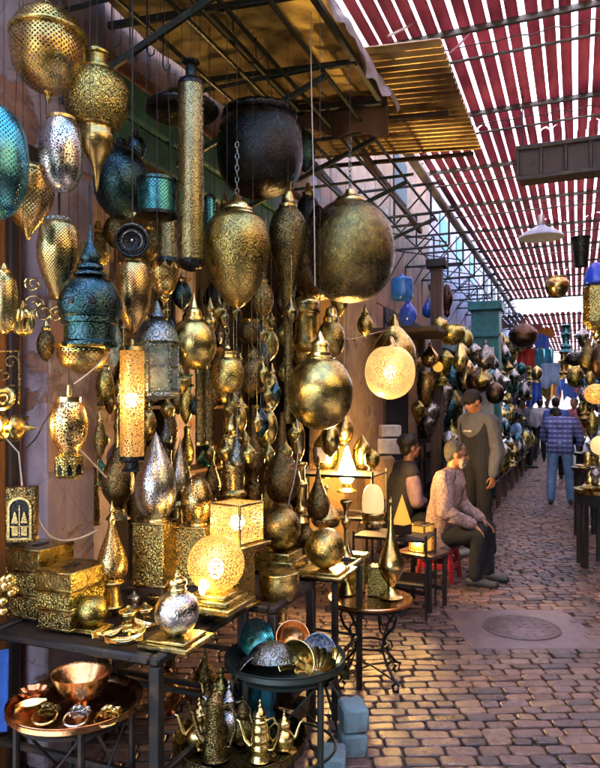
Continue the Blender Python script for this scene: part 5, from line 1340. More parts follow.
def cloth_pattern(name, a, b, c, sx, kind):
    m = NT(name); co_ = m.N('TexCoord').outputs['Object']
    if kind == 'plaid':
        w1 = m.N('TexWave', {'Vector': co_, 'Scale': sx}, wave_type='BANDS', bands_direction='Z'); w2 = m.N('TexWave', {'Vector': co_, 'Scale': sx}, wave_type='BANDS', bands_direction='Y')
        k = m.mix(m.ramp(w1.outputs[1], .4, .6), a, b); k = m.mix(m.math('MULTIPLY', m.ramp(w2.outputs[1], .4, .6), .6), k, c)
    elif kind == 'stripe':
        w1 = m.N('TexWave', {'Vector': co_, 'Scale': sx}, wave_type='BANDS', bands_direction='Z'); k = m.mix(m.ramp(w1.outputs[1], .45, .55), a, b)
    elif kind == 'print':
        vo = m.N('TexVoronoi', {'Vector': co_, 'Scale': sx}); k = m.mix(m.ramp(vo.outputs['Distance'], .25, .5), a, m.mix(m.ramp(m.noise(sx * .6), .45, .55), b, c))
    else:
        k = m.mix(m.ramp(m.noise(6, 4), .4, .6), a, b)
    m.P(Base_Color=k, Roughness=.85); m.bump(m.noise(60, 4), .4, .004)
plain('sweater_dark', (.013, .014, .020), (.008, .009, .013), .9, 120, .6)
cloth_pattern('shirt_print', (.46, .32, .27), (.20, .13, .12), (.34, .22, .19), 75, 'print')
cloth_pattern('shirt_plaid', (.04, .08, .28), (.22, .32, .62), (.12, .07, .24), 4.2, 'plaid')
cloth_pattern('shirt_stripe', (.05, .07, .14), (.40, .44, .55), (0, 0, 0), 5, 'stripe')
cloth_pattern('jeans', (.09, .21, .42), (.18, .32, .55), (0, 0, 0), 6, 'x')

def capsule(mb, p0, r0, p1, r1, n=14):
    p0, p1 = Vector(p0), Vector(p1); d = p1 - p0; L = d.length
    q = (d if L > 1e-6 else Vector((0, 0, 1))).to_track_quat('Z', 'Y').to_matrix().to_4x4()
    pr = [(r1 * math.cos(a), L + r1 * math.sin(a)) for a in [PI / 2 - PI / 2 * k / 5 for k in range(6)]] + [(r0 * math.cos(a), r0 * math.sin(a)) for a in [-PI / 2 * k / 5 for k in range(6)]]
    pr[0] = (0, pr[0][1]); pr[-1] = (0, pr[-1][1])
    mb.lathe(pr, n, M=Matrix.Translation(p0) @ q, k=1)
def flesh(name, mb, m, parent, vox=.009, sm=6, folds=0.0, fs=9):
    o = mb.build(name, m, None)
    md = o.modifiers.new('r', 'REMESH'); md.mode = 'VOXEL'; md.voxel_size = vox
    md = o.modifiers.new('s', 'SMOOTH'); md.iterations = sm; md.factor = .5
    dg = bpy.context.evaluated_depsgraph_get()
    me = bpy.data.meshes.new_from_object(o.evaluated_get(dg))
    o.modifiers.clear(); old = o.data; o.data = me; bpy.data.meshes.remove(old)
    if folds:
        ns = [v.normal.copy() for v in me.vertices]
        for v, n in zip(me.vertices, ns):
            c = v.co
            k = noise.noise((c.x * fs, c.y * fs, c.z * fs * .7)) + .5 * (1 - abs(noise.noise((c.x * fs * 2 + 5, c.y * fs * 2, c.z * fs * 1.3))) * 3)
            v.co = c + n * folds * k
    me.shade_smooth()
    if not me.materials: me.materials.append(M_(m))
    o.parent = parent
    return o
def head(mb, c, yaw, pitch, roll=0, s=1.0):
    M = Matrix.Translation(c) @ Matrix.Rotation(yaw, 4, 'Z') @ Matrix.Rotation(pitch, 4, 'Y') @ Matrix.Scale(s, 4)
    B = lambda p, r, sc=(1, 1, 1): mb.ball(p, r, 18, sc, M)
    B((-.012, 0, .03), .092, (1.03, .84, 1.0)); B((.02, 0, -.03), .068, (1, .86, 1.15)); B((.045, 0, -.082), .03, (1, 1.1, .8))
    B((.06, 0, .028), .034, (.7, 1.5, .5)); B((.052, .03, -.02), .028); B((.052, -.03, -.02), .028)
    capsule_ = lambda a, ra, b, rb: capsule(mb, M @ Vector(a), ra * s, M @ Vector(b), rb * s, 8)
    capsule_((.08, 0, .018), .008, (.104, 0, -.020), .0125); capsule_((.088, .012, -.026), .008, (.088, -.012, -.026), .008)
    capsule_((.078, .016, -.055), .0075, (.078, -.016, -.055), .0075); capsule_((.076, .014, -.066), .008, (.076, -.014, -.066), .008)
    for y in (-1, 1): mb.ball((-.005, y * .079, -.005), .028, 12, (.75, .35, 1.15), M)
    return M
def hand(mb, w, d, up, sz=1.0, curl=.5, side=1):
    """palm and five fingers; d = pointing direction, up = back of the hand"""
    d = Vector(d).normalized(); up = Vector(up); up = (up - d * up.dot(d)).normalized(); sd_ = d.cross(up) * side
    w = Vector(w); r = .0085 * sz
    for k in (-1.3, -.4, .5, 1.3):
        capsule(mb, w, .016 * sz, w + d * .078 * sz + sd_ * k * .019 * sz, .0125 * sz, 8)
    for k, L in ((-1.5, .062), (-.5, .078), (.5, .084), (1.5, .075)):
        a = w + d * .085 * sz + sd_ * k * .0195 * sz
        b = a + (d * math.cos(curl * .6) - up * math.sin(curl * .6) + sd_ * k * .05) * L * .5 * sz
        e = b + (d * math.cos(curl * 1.7) - up * math.sin(curl * 1.7) + sd_ * k * .04) * L * .5 * sz
        capsule(mb, a, r * 1.1, b, r, 8); capsule(mb, b, r, e, r * .85, 8)
    a = w + d * .02 * sz + sd_ * .022 * sz
    b = a + (d * .7 + sd_ * .7 - up * .2).normalized() * .042 * sz; e = b + (d * .95 + sd_ * .25 - up * .3).normalized() * .032 * sz
    capsule(mb, a, r * 1.5, b, r * 1.15, 8); capsule(mb, b, r * 1.15, e, r, 8)

def person(label, origin, yaw, J, top, legs, skin, hair, hd, shoes='shoe_dark', vox=.009, sleeve='long', group=None, hat=None, beard=None, vest=None, hem=.0, loose=1.0, toe=None, curl=.5, hair_long=False):
    t = thing('person', label, 'person', origin, group, yaw)
    V = lambda k: Vector(J[k])
    pel, ch, nk = V('pelvis'), V('chest'), V('neck')
    hc = V('head'); side = Vector((0, 1, 0))
    b = MB()
    HM = head(b, hc, hd[0], hd[1])
    capsule(b, nk - Vector((0, 0, .05)), .058, hc + HM.to_3x3() @ Vector((-.02, 0, -.06)), .052)
    def torso(m_, e):
        for y in (-1, 1):
            capsule(m_, pel + side * y * .075, .088 + e, ch + side * y * .085, .098 + e)
            capsule(m_, ch + side * y * .09, .10 + e, V('sh' + 'RL'[y > 0]) - side * y * .02 - Vector((0, 0, .02)), .062 + e)
        capsule(m_, ch, .10 + e, nk - Vector((0, 0, .05)), .07 + e * .6); capsule(m_, ch + Vector((.0, 0, .06)), .115 + e, nk - Vector((0, 0, .12)), .09 + e)
        capsule(m_, V('shR'), .055 + e, nk - Vector((0, 0, .03)), .052 + e * .4); capsule(m_, V('shL'), .055 + e, nk - Vector((0, 0, .03)), .052 + e * .4)
    torso(b, 0)
    for s_ in 'RL':
        sh, el, wr, hip, kn, an = (V(k + s_) for k in ('sh', 'el', 'wr', 'hip', 'kn', 'an'))
        capsule(b, sh, .05, el, .04); capsule(b, el, .041, wr, .027)
        hd_ = V('hd' + s_) if 'hd' + s_ in J else (wr - el)
        up_ = J.get('up' + s_, (0, 1 if s_ == 'L' else -1, .3))
        hand(b, wr, hd_, up_, 1.0, curl, 1 if s_ == 'L' else -1)
        capsule(b, hip, .085, kn, .056); capsule(b, kn, .056, an, .038)
        td = V('toe') if 'toe' in J else Vector((1, 0, 0))
        capsule(b, an - Vector((0, 0, .03)), .038, an + td * .13 - Vector((0, 0, .055)), .027)
    flesh('body', b, skin, t, min(vox, .0065) if vox < .012 else vox, 4)
    # clothes
    sh_ = MB(); e = .016 * loose
    torso(sh_, e)
    if hem:
        for y in (-1, 1): capsule(sh_, pel + side * y * .08, .10 + e, pel + side * y * .085 + Vector((hem * .3, 0, -hem)), .105 + e)
    for s_ in 'RL':
        sh, el, wr = (V(k + s_) for k in ('sh', 'el', 'wr'))
        capsule(sh_, sh, .056 + e, el, .044 + e)
        if sleeve == 'long': capsule(sh_, el, .045 + e, wr + (el - wr) * .06, .032 + e * .7)
        elif sleeve == 'mid': capsule(sh_, el, .046 + e, el + (wr - el) * .45, .042 + e)
    flesh('shirt', sh_, top, t, vox, 5, .006 * loose if vox < .015 else 0)
    if vest:
        q = MB(); torso(q, e + .012); flesh('vest', q, vest, t, vox, 5, .005)
    q = MB()
    capsule(q, pel + side * .05, .102, pel - side * .05, .102)
    for s_ in 'RL':
        hip, kn, an = (V(k + s_) for k in ('hip', 'kn', 'an'))
        capsule(q, hip, .100, kn, .072); capsule(q, kn, .073, an + (kn - an) * .04, .062)
    flesh('trousers', q, legs, t, vox, 5, .006 if vox < .015 else 0, 11)
    for s_ in 'RL':
        an = V('an' + s_); q = MB(); td = V('toe') if 'toe' in J else Vector((1, 0, 0))
        an = Vector((an.x, an.y, 0))
        capsule(q, an - td * .055 + Vector((0, 0, .042)), .040, an + td * .06 + Vector((0, 0, .045)), .043); capsule(q, an + td * .05 + Vector((0, 0, .04)), .042, an + td * .165 + Vector((0, 0, .034)), .033)
        flesh('shoe', q, shoes, t, min(vox, .01), 3)
    # hair, eyes, brows
    q = MB(); B = lambda p, r, sc=(1, 1, 1): q.ball(p, r, 18, sc, HM)
    if hat:
        B((-.012, 0, .047), .099, (1.04, .9, .86)); h_ = flesh('cap', q, hat, t, min(vox, .008), 3)
        q = MB(); capsule(q, HM @ Vector((.08, .035, .045)), .012, HM @ Vector((.08, -.035, .045)), .012); capsule(q, HM @ Vector((.12, .03, .035)), .010, HM @ Vector((.12, -.03, .035)), .010); capsule(q, HM @ Vector((.09, 0, .045)), .014, HM @ Vector((.13, 0, .034)), .010)
        o_ = flesh('brim', q, hat, t, .006, 2)
        q = MB(); q.ball((-.06, 0, .01), .062, 16, (.8, 1.2, 1), HM); flesh('hair', q, hair, t, min(vox, .008), 3, .003, 40)
    else:
        B((-.028, 0, .042), .095, (1.0, .90, .94)); B((-.058, 0, .0), .07, (.75, 1.08, 1.1))
        if hair_long: B((-.03, 0, .07), .10, (1.05, 1.0, .8))
        flesh('hair', q, hair, t, min(vox, .008), 3, .004, 45)
    if vox < .012:
        for y in (-1, 1):
            q = MB(); q.ball((.072, y * .031, .010), .0125, 12, (1, 1.1, .7), HM); q.build('eye', 'eye_dark', t)
            q = MB(); capsule(q, HM @ Vector((.083, y * .016, .034)), .005, HM @ Vector((.072, y * .048, .036)), .004, 8); q.build('eyebrow', hair, t)
    if beard:
        q = MB(); B = lambda p, r, sc=(1, 1, 1): q.ball(p, r, 14, sc, HM)
        B((.055, 0, -.085), .038, (1, 1.15, .85)); B((.045, .045, -.05), .026, (1, .6, 1.3)); B((.045, -.045, -.05), .026, (1, .6, 1.3)); 
        capsule(q, HM @ Vector((.086, .022, -.045)), .008, HM @ Vector((.086, -.022, -.045)), .008, 8)
        flesh('beard', q, beard, t, .006, 2, .003, 60)
    return t
SEAT = dict(pelvis=(0, 0, .40), chest=(.07, 0, .74), neck=(.12, 0, .99), head=(.165, 0, 1.125),
    shR=(.09, -.185, .915), shL=(.09, .185, .915), elR=(.13, -.27, .645), elL=(.13, .27, .645), wrR=(.34, -.165, .545), wrL=(.36, .10, .55),
    hipR=(.02, -.095, .38), hipL=(.02, .095, .38), knR=(.40, -.125, .475), knL=(.40, .125, .475), anR=(.36, -.13, .085), anL=(.40, .13, .085),
    hdR=(.85, .10, -.5), upR=(.5, -.1, .85), hdL=(.85, -.05, -.5), upL=(.5, .1, .85))
def stool(label, x, y, z, m, yaw=0.0):
    b = thing('stool', label, 'stool', (x, y, 0), rz=yaw)
    q = MB(); q.box((0, 0, z - .02), (.32, .28, .035), bev=.012); q.build('seat', m, b)
    for a in (-1, 1):
        for c in (-1, 1): q = MB(); q.beam((a * .13, c * .11, z - .038), (a * .155, c * .135, 0), .04, .03); q.build('leg', m, b)
    q = MB()
    for c in (-1, 1): q.box((0, c * .122, z * .45), (.25, .02, .05))
    for c in (-1, 1): q.box((c * .143, 0, z * .45), (.02, .2, .05))
    q.build('skirt', m, b)
    return b
# old man with the printed shirt
o1 = P(439, 548, 6.15); o1.z = 0; yw = R(-28)
person('grey bearded seated man in a pale printed shirt, hands resting on his knees', o1, yw, SEAT, 'shirt_print', 'trousers_charcoal', 'skin_tan', 'hair_grey', (R(14), R(8)), 'shoe_dark', .009, hem=.06, loose=1.7, beard='beard_grey', curl=.45)
stool('red plastic stool under the grey bearded man', o1.x, o1.y, .30, 'red_plastic', yw)
# second man
J2 = dict(SEAT); J2.update(head=(.15, 0, 1.145), wrR=(.28, -.02, .60), wrL=(.30, .08, .56), hdR=(.3, .9, -.2), upR=(.6, 0, .8), hdL=(.3, -.9, -.2), upL=(.6, 0, .8))
o2 = P(396, 545, 6.75); o2.z = 0
person('dark haired seated man in a black vest over a mauve shirt, looking up the alley', o2, R(8), J2, 'shirt_mauve', 'trousers_black', 'skin_brown', 'hair_black', (R(6), R(-6)), 'shoe_dark', .009, loose=1.5, vest='vest_black', hair_long=True)
stool('dark wooden stool under the man in the black vest', o2.x, o2.y, .30, 'wood_dark', R(8))
# standing man
J3 = dict(pelvis=(0, 0, .95), chest=(.0, 0, 1.24), neck=(.02, 0, 1.475), head=(.075, 0, 1.60),
    shR=(.0, -.19, 1.40), shL=(.0, .19, 1.40), elR=(-.03, -.235, 1.12), elL=(-.04, .235, 1.12), wrR=(.05, -.24, .88), wrL=(.03, .25, .87),
    hipR=(0, -.09, .92), hipL=(0, .09, .92), knR=(.03, -.10, .50), knL=(.02, .11, .50), anR=(.0, -.11, .085), anL=(-.05, .13, .085),
    hdR=(.1, 0, -1), upR=(.2, -1, 0), hdL=(.1, -.05, -1), upL=(.1, 1, 0))
o3 = P(478, 558, 7.0); o3.z = 0
y3 = R(180 + 28)
p3 = person('standing man in a black cap and grey sweater with a dark chest panel, looking down', o3, y3, J3, 'sweater_dark', 'trousers_black', 'skin_tan', 'hair_black', (R(-4), R(28)), 'shoe_pale', .009, hat='vest_black', curl=.6, loose=1.25)
for s_ in 'RL':
    q = MB(); sh, el, wr = (Vector(J3[k_ + s_]) for k_ in ('sh', 'el', 'wr'))
    capsule(q, sh, .082, el, .071); capsule(q, el, .071, wr + (el - wr) * .08, .055)
    flesh('sleeve', q, 'sweater_grey', p3, .009, 5, .008)
q = MB()
for y in (-1, 1):
    capsule(q, Vector((.012, y * .075, 1.335)), .112, Vector((.0, y * .15, 1.39)), .084)
    capsule(q, Vector((.0, y * .16, 1.405)), .076, Vector((.018, y * .02, 1.45)), .074)
capsule(q, Vector((.012, -.06, 1.335)), .112, Vector((.012, .06, 1.335)), .112)
capsule(q, Vector((.02, 0, 1.32)), .130, Vector((.03, 0, 1.40)), .105)
for y in (-1, 1): capsule(q, Vector((.03, y * .05, 1.33)), .112, Vector((.03, y * .03, 1.42)), .075)
flesh('yoke', q, 'sweater_grey', p3, .009, 6, .005)
q = MB()
for k in range(7): q.box((.146, -.05 + k * .017, 1.305), (.004, .011, .02), bev=0)
q.build('lettering', 'print_white', p3)
q = MB(); q.lathe([(.034, .01), (.036, .004), (.036, -.006), (.034, -.01)], 20, M=Matrix.Translation((.028, .248, .895)), k=1); q.build('wristwatch', 'silver', p3)
# walker seen from behind
J4 = dict(pelvis=(-.02, 0, .93), chest=(.10, 0, 1.17), neck=(.26, .02, 1.36), head=(.36, .08, 1.40),
    shR=(.17, -.20, 1.30), shL=(.17, .20, 1.30), elR=(.16, -.30, 1.03), elL=(.26, .26, 1.05), wrR=(.32, -.28, .86), wrL=(.42, .18, .95),
    hipR=(-.02, -.095, .90), hipL=(-.02, .095, .90), knR=(.06, -.13, .49), knL=(.0, .12, .49), anR=(.02, -.16, .085), anL=(-.10, .13, .085))
o4 = P(560, 503, 10.8); o4.z = 0
person('walking man seen from behind in a plaid shirt and blue jeans, bending forward', o4, PI / 2 - AL, J4, 'shirt_plaid', 'jeans', 'skin_tan', 'hair_black', (R(40), R(35)), 'shoe_dark', .014, sleeve='mid', hem=.06, loose=1.4)
o5 = P(512, 464, 17.0); o5.z = 0; J5 = {k: tuple(c * 1.12 for c in v) if not k.startswith(('hd', 'up')) else v for k, v in SEAT.items()}
person('far seated man in a light blue shirt and dark trousers beside the alley', o5, R(-5), J5, 'shirt_sky', 'trousers_charcoal', 'skin_brown', 'hair_black', (R(10), R(20)), 'shoe_dark', .02, sleeve='mid')
stool('dark stool under the far seated man in the light blue shirt', o5.x, o5.y, .34, 'wood_dark')
o6 = P(531, 455, 21); o6.z = 0
person('far standing man in a navy and white striped shirt', o6, R(60), J3, 'shirt_stripe', 'trousers_charcoal', 'skin_brown', 'hair_black', (0, R(10)), 'shoe_dark', .025, sleeve='mid')
o7 = P(556, 480, 14.5); o7.z = 0
person('far man in a bright blue jacket beyond the plaid walker', o7, R(75), J3, 'jacket_blue', 'trousers_black', 'skin_brown', 'hair_black', (0, R(5)), 'shoe_dark', .022)
o8 = P(575, 478, 15.5); o8.z = 0
person('far man in a rose coloured shirt at the right hand stalls', o8, R(230), J3, 'shirt_rose', 'trousers_black', 'skin_tan', 'hair_black', (0, R(5)), 'shoe_dark', .022)
# ---------------------------------------------------------------- middle distance on the left
def far(name, label, cat, u, v0, v1, r, d, m, W, hang=None, group=None):
    return lamp(name, label, cat, u, d, [('body', m, [(r * a, v0 + (v1 - v0) * b) for a, b in W], {'n': 26})], [('wire', v0 + 1, hang)] if hang != 0 else None, group)
def wire_to(z): return z
GLB = [(.08, -.12), (.14, -.04), (.3, .0), (.8, .18), (1, .5), (.8, .82), (.3, .98), (0, 1)]
ONI = [(.1, -.1), (.2, .0), (.25, .1), (.8, .38), (1, .6), (.8, .85), (.3, .98), (0, 1)]
DRP = [(.1, 0), (.3, .04), (.9, .22), (1, .36), (.7, .62), (.25, .88), (0, 1)]
POT = [(.75, 0), (.85, .02), (.8, .08), (1, .3), (.95, .6), (.6, .92), (.3, 1), (0, 1)]
b = thing('teal_cabinet', 'teal painted cabinet with a mirror door standing out in the left stalls', 'cabinet', P(485, 470, 11.5), rz=-AL); b.location.z = 0
q = MB(); q.box((0, .2, 1.62), (.46, .4, 3.2), bev=.01); q.build('case', 'teal_paint', b)
q = MB(); q.box((0, .18, 3.25), (.56, .5, .14)); q.build('cornice', 'teal_paint', b)
q = MB(); q.box((0, -.02, 2.75), (.50, .05, .06)); q.build('rail', 'teal_paint', b)
q = MB(); q.box((0, -.012, 1.9), (.30, .02, 1.3)); q.build('mirror', 'silver', b)
b = thing('board_shelf', 'dark wooden shelf board carrying brass pots before the pink house', 'shelf', P(425, 333, 7.6), rz=-AL)
q = MB(); q.box((-.15, 0, 0), (.75, .9, .06), bev=.01); q.build('board', 'wood_dark', b)
q = MB(); q.beam((-.5, .3, -.03), (-.2, .3, -.35), .03); q.beam((-.5, -.3, -.03), (-.2, -.3, -.35), .03); q.build('brace', 'wood_dark', b)
b = thing('timber_post', 'dark reddish timber post between the first two shops', 'post', P(437, 330, 8.6)); b.location.z = 0; b.rotation_euler[2] = -AL
q = MB(); q.box((0, 0, 1.7), (.14, .14, 3.4)); q.build('shaft', 'wood_mid', b)
q = MB(); q.box((0, 0, 3.35), (.24, .24, .10)); q.build('head', 'wood_dark', b)
far(HL, 'blue glass lantern, upper of two by the dark post', 'lantern', 402, 278, 300, 11, 7.0, 'blue_glass', [(.1, -.2), (.3, -.05), (.9, .02), (1, .2), (1, .8), (.8, 1), (0, 1)])
far(HL, 'light blue glass bottle lantern, lower of two by the dark post', 'lantern', 408, 298, 325, 9, 7.2, 'blue_glass', [(.3, -.02), (.35, .2), (.8, .4), (1, .6), (.8, .85), (.3, 1), (0, 1)])
far(HL, 'small blue glass lantern right of the dark post', 'lantern', 428, 300, 318, 6, 9.0, 'blue_glass', ONI)
far(HL, 'teal glass cone lantern right of the dark post', 'lantern', 436, 284, 302, 8, 9.2, 'teal_far', [(.2, -.1), (.5, 0), (1, .1), (.5, .7), (.1, 1), (0, 1)])
far(HL, 'brown double cone lantern before the lilac wall', 'lantern', 447, 286, 318, 6, 9.4, 'umber_far', [(.1, -.05), (.4, 0), (1, .4), (.5, .75), (.5, .9), (0, 1)])
far(HL, 'brown globe lantern above the standing man', 'lantern', 478, 371, 393, 12, 8.6, 'umber_far', GLB)
far(HL, 'brown globe lantern right of the standing man', 'lantern', 495, 383, 404, 9, 9.0, 'umber_far', GLB)
far(HL, 'dark flattened onion lantern hanging free in the alley', 'lantern', 523, 325, 347, 14, 9.5, 'umber_far', [(.15, -.3), (.2, -.05), (.5, 0), (.95, .3), (1, .5), (.9, .75), (.4, 1), (0, 1)])
far('hanging_pot', 'polished brass pot hanging on three wires in the middle of the alley', 'pot', 557, 277, 298, 11.5, 7.0, 'brass_bright', POT)
far('hanging_bucket', 'dark pierced metal bucket hanging at the upper right', 'bucket', 581, 237, 265, 9.5, 6.0, 'black_metal', [(.95, 0), (1, .01), (1, .05), (.9, .1), (.65, .98), (.6, 1), (0, 1)])
b = lamp('pendant_lamp', 'wide flat blue grey enamel lamp shade hanging under the red roof', 'lamp', 541, 6.6, [
    ('shade', 'enamel_blue', [(3, 222), (4, 226), (7, 228), (14, 231), (21, 236), (22, 238), (20, 237), (0, 233)], {'k': 1}), ('socket', 'tin', [(0, 214), (3, 215), (4, 221), (4, 224)], {'k': 1})], [('wire', 215, 170)])
b = lamp(HL, 'tall brass lantern with a blue glass top cut by the right edge', 'lantern', 596, 4.6, [
    ('body', 'brass_fine', [(11, 286), (13, 288), (13, 322), (11, 325), (7, 330), (0, 331)], {'n': 8, 'k': 1, 'ang': 20}),
    ('top', 'blue_glass', [(0, 262), (3, 263), (8, 268), (11, 277), (12, 283), (10, 285)], {'n': 16}), ('finial', 'brass_bright', [(6, 328), (3, 333), (4, 337), (0, 341)])], [('wire', 262, 120)])
for a in ((HL, 'lit orange globe lantern at the right edge', 596, 384, 404, 11, 7.5), (HL, 'lit pale globe lantern low at the right edge', 600, 436, 455, 9, 7.0)):
    lamp(a[0], a[1], 'lantern', a[2], a[6], [('shade', 'lit_far' if 'orange' in a[1] else 'white_glow', [(a[5] * x, a[3] + (a[4] - a[3]) * y) for x, y in GLB[2:]])], [('wire', a[3] + 1, 300)])
for i, (u, v0, v1, r, d, m, W, lab) in enumerate((
    (588, 340, 372, 9, 6.6, 'brass_dark', ONI, 'bronze onion lantern at the right edge above the lit orange globe'),
    (600, 345, 378, 9, 6.0, 'umber_far', GLB, 'dark globe lantern cut by the right edge under the blue topped lantern'),
    (566, 325, 352, 7, 11, 'teal_far', W4, 'greenish turned lantern left of the right hand bronze lanterns'),
    (564, 352, 378, 6.5, 11, 'brass_far', W4, 'brass turned lantern below the greenish one'),
    (575, 366, 388, 8, 10, 'brass_far', GLB, 'far brass globe left of the lit orange globe'),
    (584, 402, 428, 7, 9, 'brass_far', DRP, 'brass drop lantern below the lit orange globe'),
    (592, 410, 434, 6, 8, 'brass_far', ONI, 'brass onion lantern above the lit pale globe'),
    (575, 352, 366, 10, 9.5, 'black_metal', GLB, 'black globe lantern left of the bronze onion lantern'))):
    far(HL, lab, 'lantern', u, v0, v1, r, d, m, W, 250)
# goods below the shelf board and round the two seated men
k = 0
for (u, v0, v1, r, d, m, W, lab, nm) in (
    (452, 325, 345, 13, 7.8, 'brass', POT, 'ribbed brass pot on the end of the dark shelf board', 'brass_pot'),
    (440, 318, 333, 8, 7.7, 'brass', GLB, 'brass ball on the dark shelf board', 'brass_ball'),
    (430, 345, 368, 9, 8.0, 'brass_bright', ONI, 'bright brass onion lantern under the shelf board, left one', HL),
    (446, 350, 378, 8, 8.2, 'brass_far', DRP, 'brass drop lantern under the shelf board, middle one', HL),
    (460, 342, 372, 8, 8.6, 'brass_bright', ONI, 'greenish brass onion lantern under the shelf board, right one', HL),
    (438, 362, 372, 5, 8.0, 'horn_glow', GLB, 'tiny glowing orange lantern under the shelf board', HL),
    (426, 372, 405, 9, 8.4, 'brass_far', POT, 'brass pot above the dark haired man', 'brass_pot'),
    (444, 378, 420, 9, 9.0, 'silver_far', DRP, 'silver drop lantern left of the standing man', HL),
    (430, 402, 432, 7, 9.2, 'brass_far', ONI, 'gold onion lantern behind the grey bearded man', HL),
    (455, 390, 440, 8, 9.6, 'brass_far', DRP, 'brass drop lantern at the standing man\'s chest', HL),
    (466, 330, 350, 7, 9.5, 'brass_far', GLB, 'brass globe below the iron brackets', HL),
    (482, 345, 368, 4, 9.0, 'umber_far', DRP, 'dark drop lantern in front of the teal cabinet', HL),
    (497, 330, 355, 6, 12, 'brass_far', ONI, 'brass onion lantern right of the teal cabinet', HL),
    (506, 350, 372, 5, 13, 'teal_far', DRP, 'teal drop lantern right of the teal cabinet', HL),
    (414, 350, 372, 8, 7.6, 'brass_far', ONI, 'brass onion lantern right of the lit cream globe', HL),
    (418, 400, 425, 7, 7.8, 'brass_far', DRP, 'brass drop lantern over the dark haired man\'s head', HL)):
    if nm == HL: far(nm, lab, 'lantern', u, v0, v1, r, d, m, W, 280)
    else: far(nm, lab, 'pot' if 'pot' in nm else 'ball', u, v0, v1, r, d, m, W, 0)
# dense far stalls: many small lanterns nobody could tell apart
kinds = []
for i, (m, W) in enumerate((('brass_far', GLB), ('brass_far', ONI), ('brass_far', DRP), ('teal_far', GLB), ('silver_far', ONI), ('brass_bright', GLB), ('brass_far', W2), ('brass_far', W4), ('teal_far', DRP), ('silver_far', DRP))):
    q = MB(); h = .34; q.lathe([(.11 * a, h * (1 - b_)) for a, b_ in W], 20)
    q2 = [v for v in q.v]
    me_o = q.build('hanging_lantern', m); kinds.append((me_o, m))
def place(i, p, sc, lab, grp, name='hanging_lantern', wire=None):
    src = kinds[i][0]; o = src.copy(); C.objects.link(o); o.name = name; o.location = p; o.scale = (sc, sc, sc * rnd.uniform(.8, 1.25)); o.rotation_euler[2] = rnd.random() * 6
    tag(o, lab, 'lantern' if name == HL else 'vase', grp); return o
LG, LL = 'lanterns crowding the far left stalls', 'small metal lantern hanging in the crowded far left stalls'
VG, VL = 'goods heaped on the far left stalls', 'small metal vase heaped among others on the far left stalls'
RG, RL = 'lanterns crowding the right hand stalls', 'small metal lantern hanging in the crowded right hand stalls'
SG, SL = 'goods heaped on the right hand stalls', 'small metal vase heaped among others on the right hand stalls'
s_ = 8.6
while s_ < 25:
    for j in range(3):
        t_ = rnd.uniform(-1.95, -1.0)
        place(rnd.randrange(10), A(s_ + rnd.uniform(-.2, .2), t_, rnd.uniform(1.55, 2.2 if s_ < 12.5 else 2.75)), rnd.uniform(.7, 1.25), LL, LG)
    for j in range(6 if s_ < 15 else 3):
        t_ = rnd.uniform(-1.9, -1.08)
        place(rnd.randrange(10), A(s_ + rnd.uniform(-.2, .2), t_, .45 if t_ > -1.38 else (.90 if t_ > -1.62 else 1.13)), rnd.uniform(.75, 1.45), VL, VG, 'brass_vase')
    s_ += .52
s_ = 8.4
while s_ < 26:
    for j in range(3):
        t_ = rnd.uniform(.22, 1.1)
        place(rnd.randrange(10), A(s_ + rnd.uniform(-.2, .2), t_ + (0 if s_ < 14 else -.1), rnd.uniform(1.35, 2.5)), rnd.uniform(.7, 1.15), RL, RG)
    for j in range(2):
        place(rnd.randrange(10), A(s_ + rnd.uniform(-.2, .2), rnd.uniform(.26, .9), rnd.choice((.62, .62, .95))), rnd.uniform(.7, 1.1), SL, SG, 'brass_vase')
    s_ += .5
far_src = [o for o in C.objects if o.name.startswith('hanging_lantern') and o.get('group') == LG][:10]
for o, m in kinds:
    bpy.data.objects.remove(o)
# stall furniture carrying the heaps
for i in range(7):
    s0 = 8.5 + i * 2.4
    b = thing('stall_stand', 'stepped dark stall stand along the left side, number %s' % i, 'stand', A(s0, -1.55, 0), rz=-AL)
    b['label'] = ('nearest stepped dark stall stand on the left, behind the standing man', 'second stepped dark stall stand on the left, past the standing man', 'third stepped dark stall stand on the left, before the far seated man', 'stepped dark stall stand on the left, beside the far seated man', 'stepped dark stall stand on the left, past the far seated man', 'last but one stepped dark stall stand on the left side', 'last stepped dark stall stand on the left side')[i]
    q = MB()
    for z, w, x in ((.45, .9, .0), (.90, .6, -.15), (1.13, .35, -.28)): q.box((x, 1.15, z - .02), (w, 2.2, .035))
    q.build('shelf', 'wood_dark', b)
    q = MB()
    for x in (-.42, .42):
        for y in (.1, 1.15, 2.2): q.box((x, y, .21), (.04, .04, .42))
    for y in (.1, 2.2): q.box((-.28, y, .76), (.04, .04, .66))
    q.build('frame', 'wood_mid', b)
    b2 = dup(b, A(s0, .75, 0), -AL + 0, None); b2.scale = (-.72, 1, 1.3)
    b2['label'] = ('nearest stepped stall stand on the right hand side, behind the round trays', 'second stepped stall stand on the right, beside the plaid walker', 'third stepped stall stand on the right, past the plaid walker', 'fourth stepped stall stand on the right hand side', 'fifth stepped stall stand on the right hand side', 'last but one stepped stall stand on the right hand side', 'last stepped stall stand on the right hand side')[i]
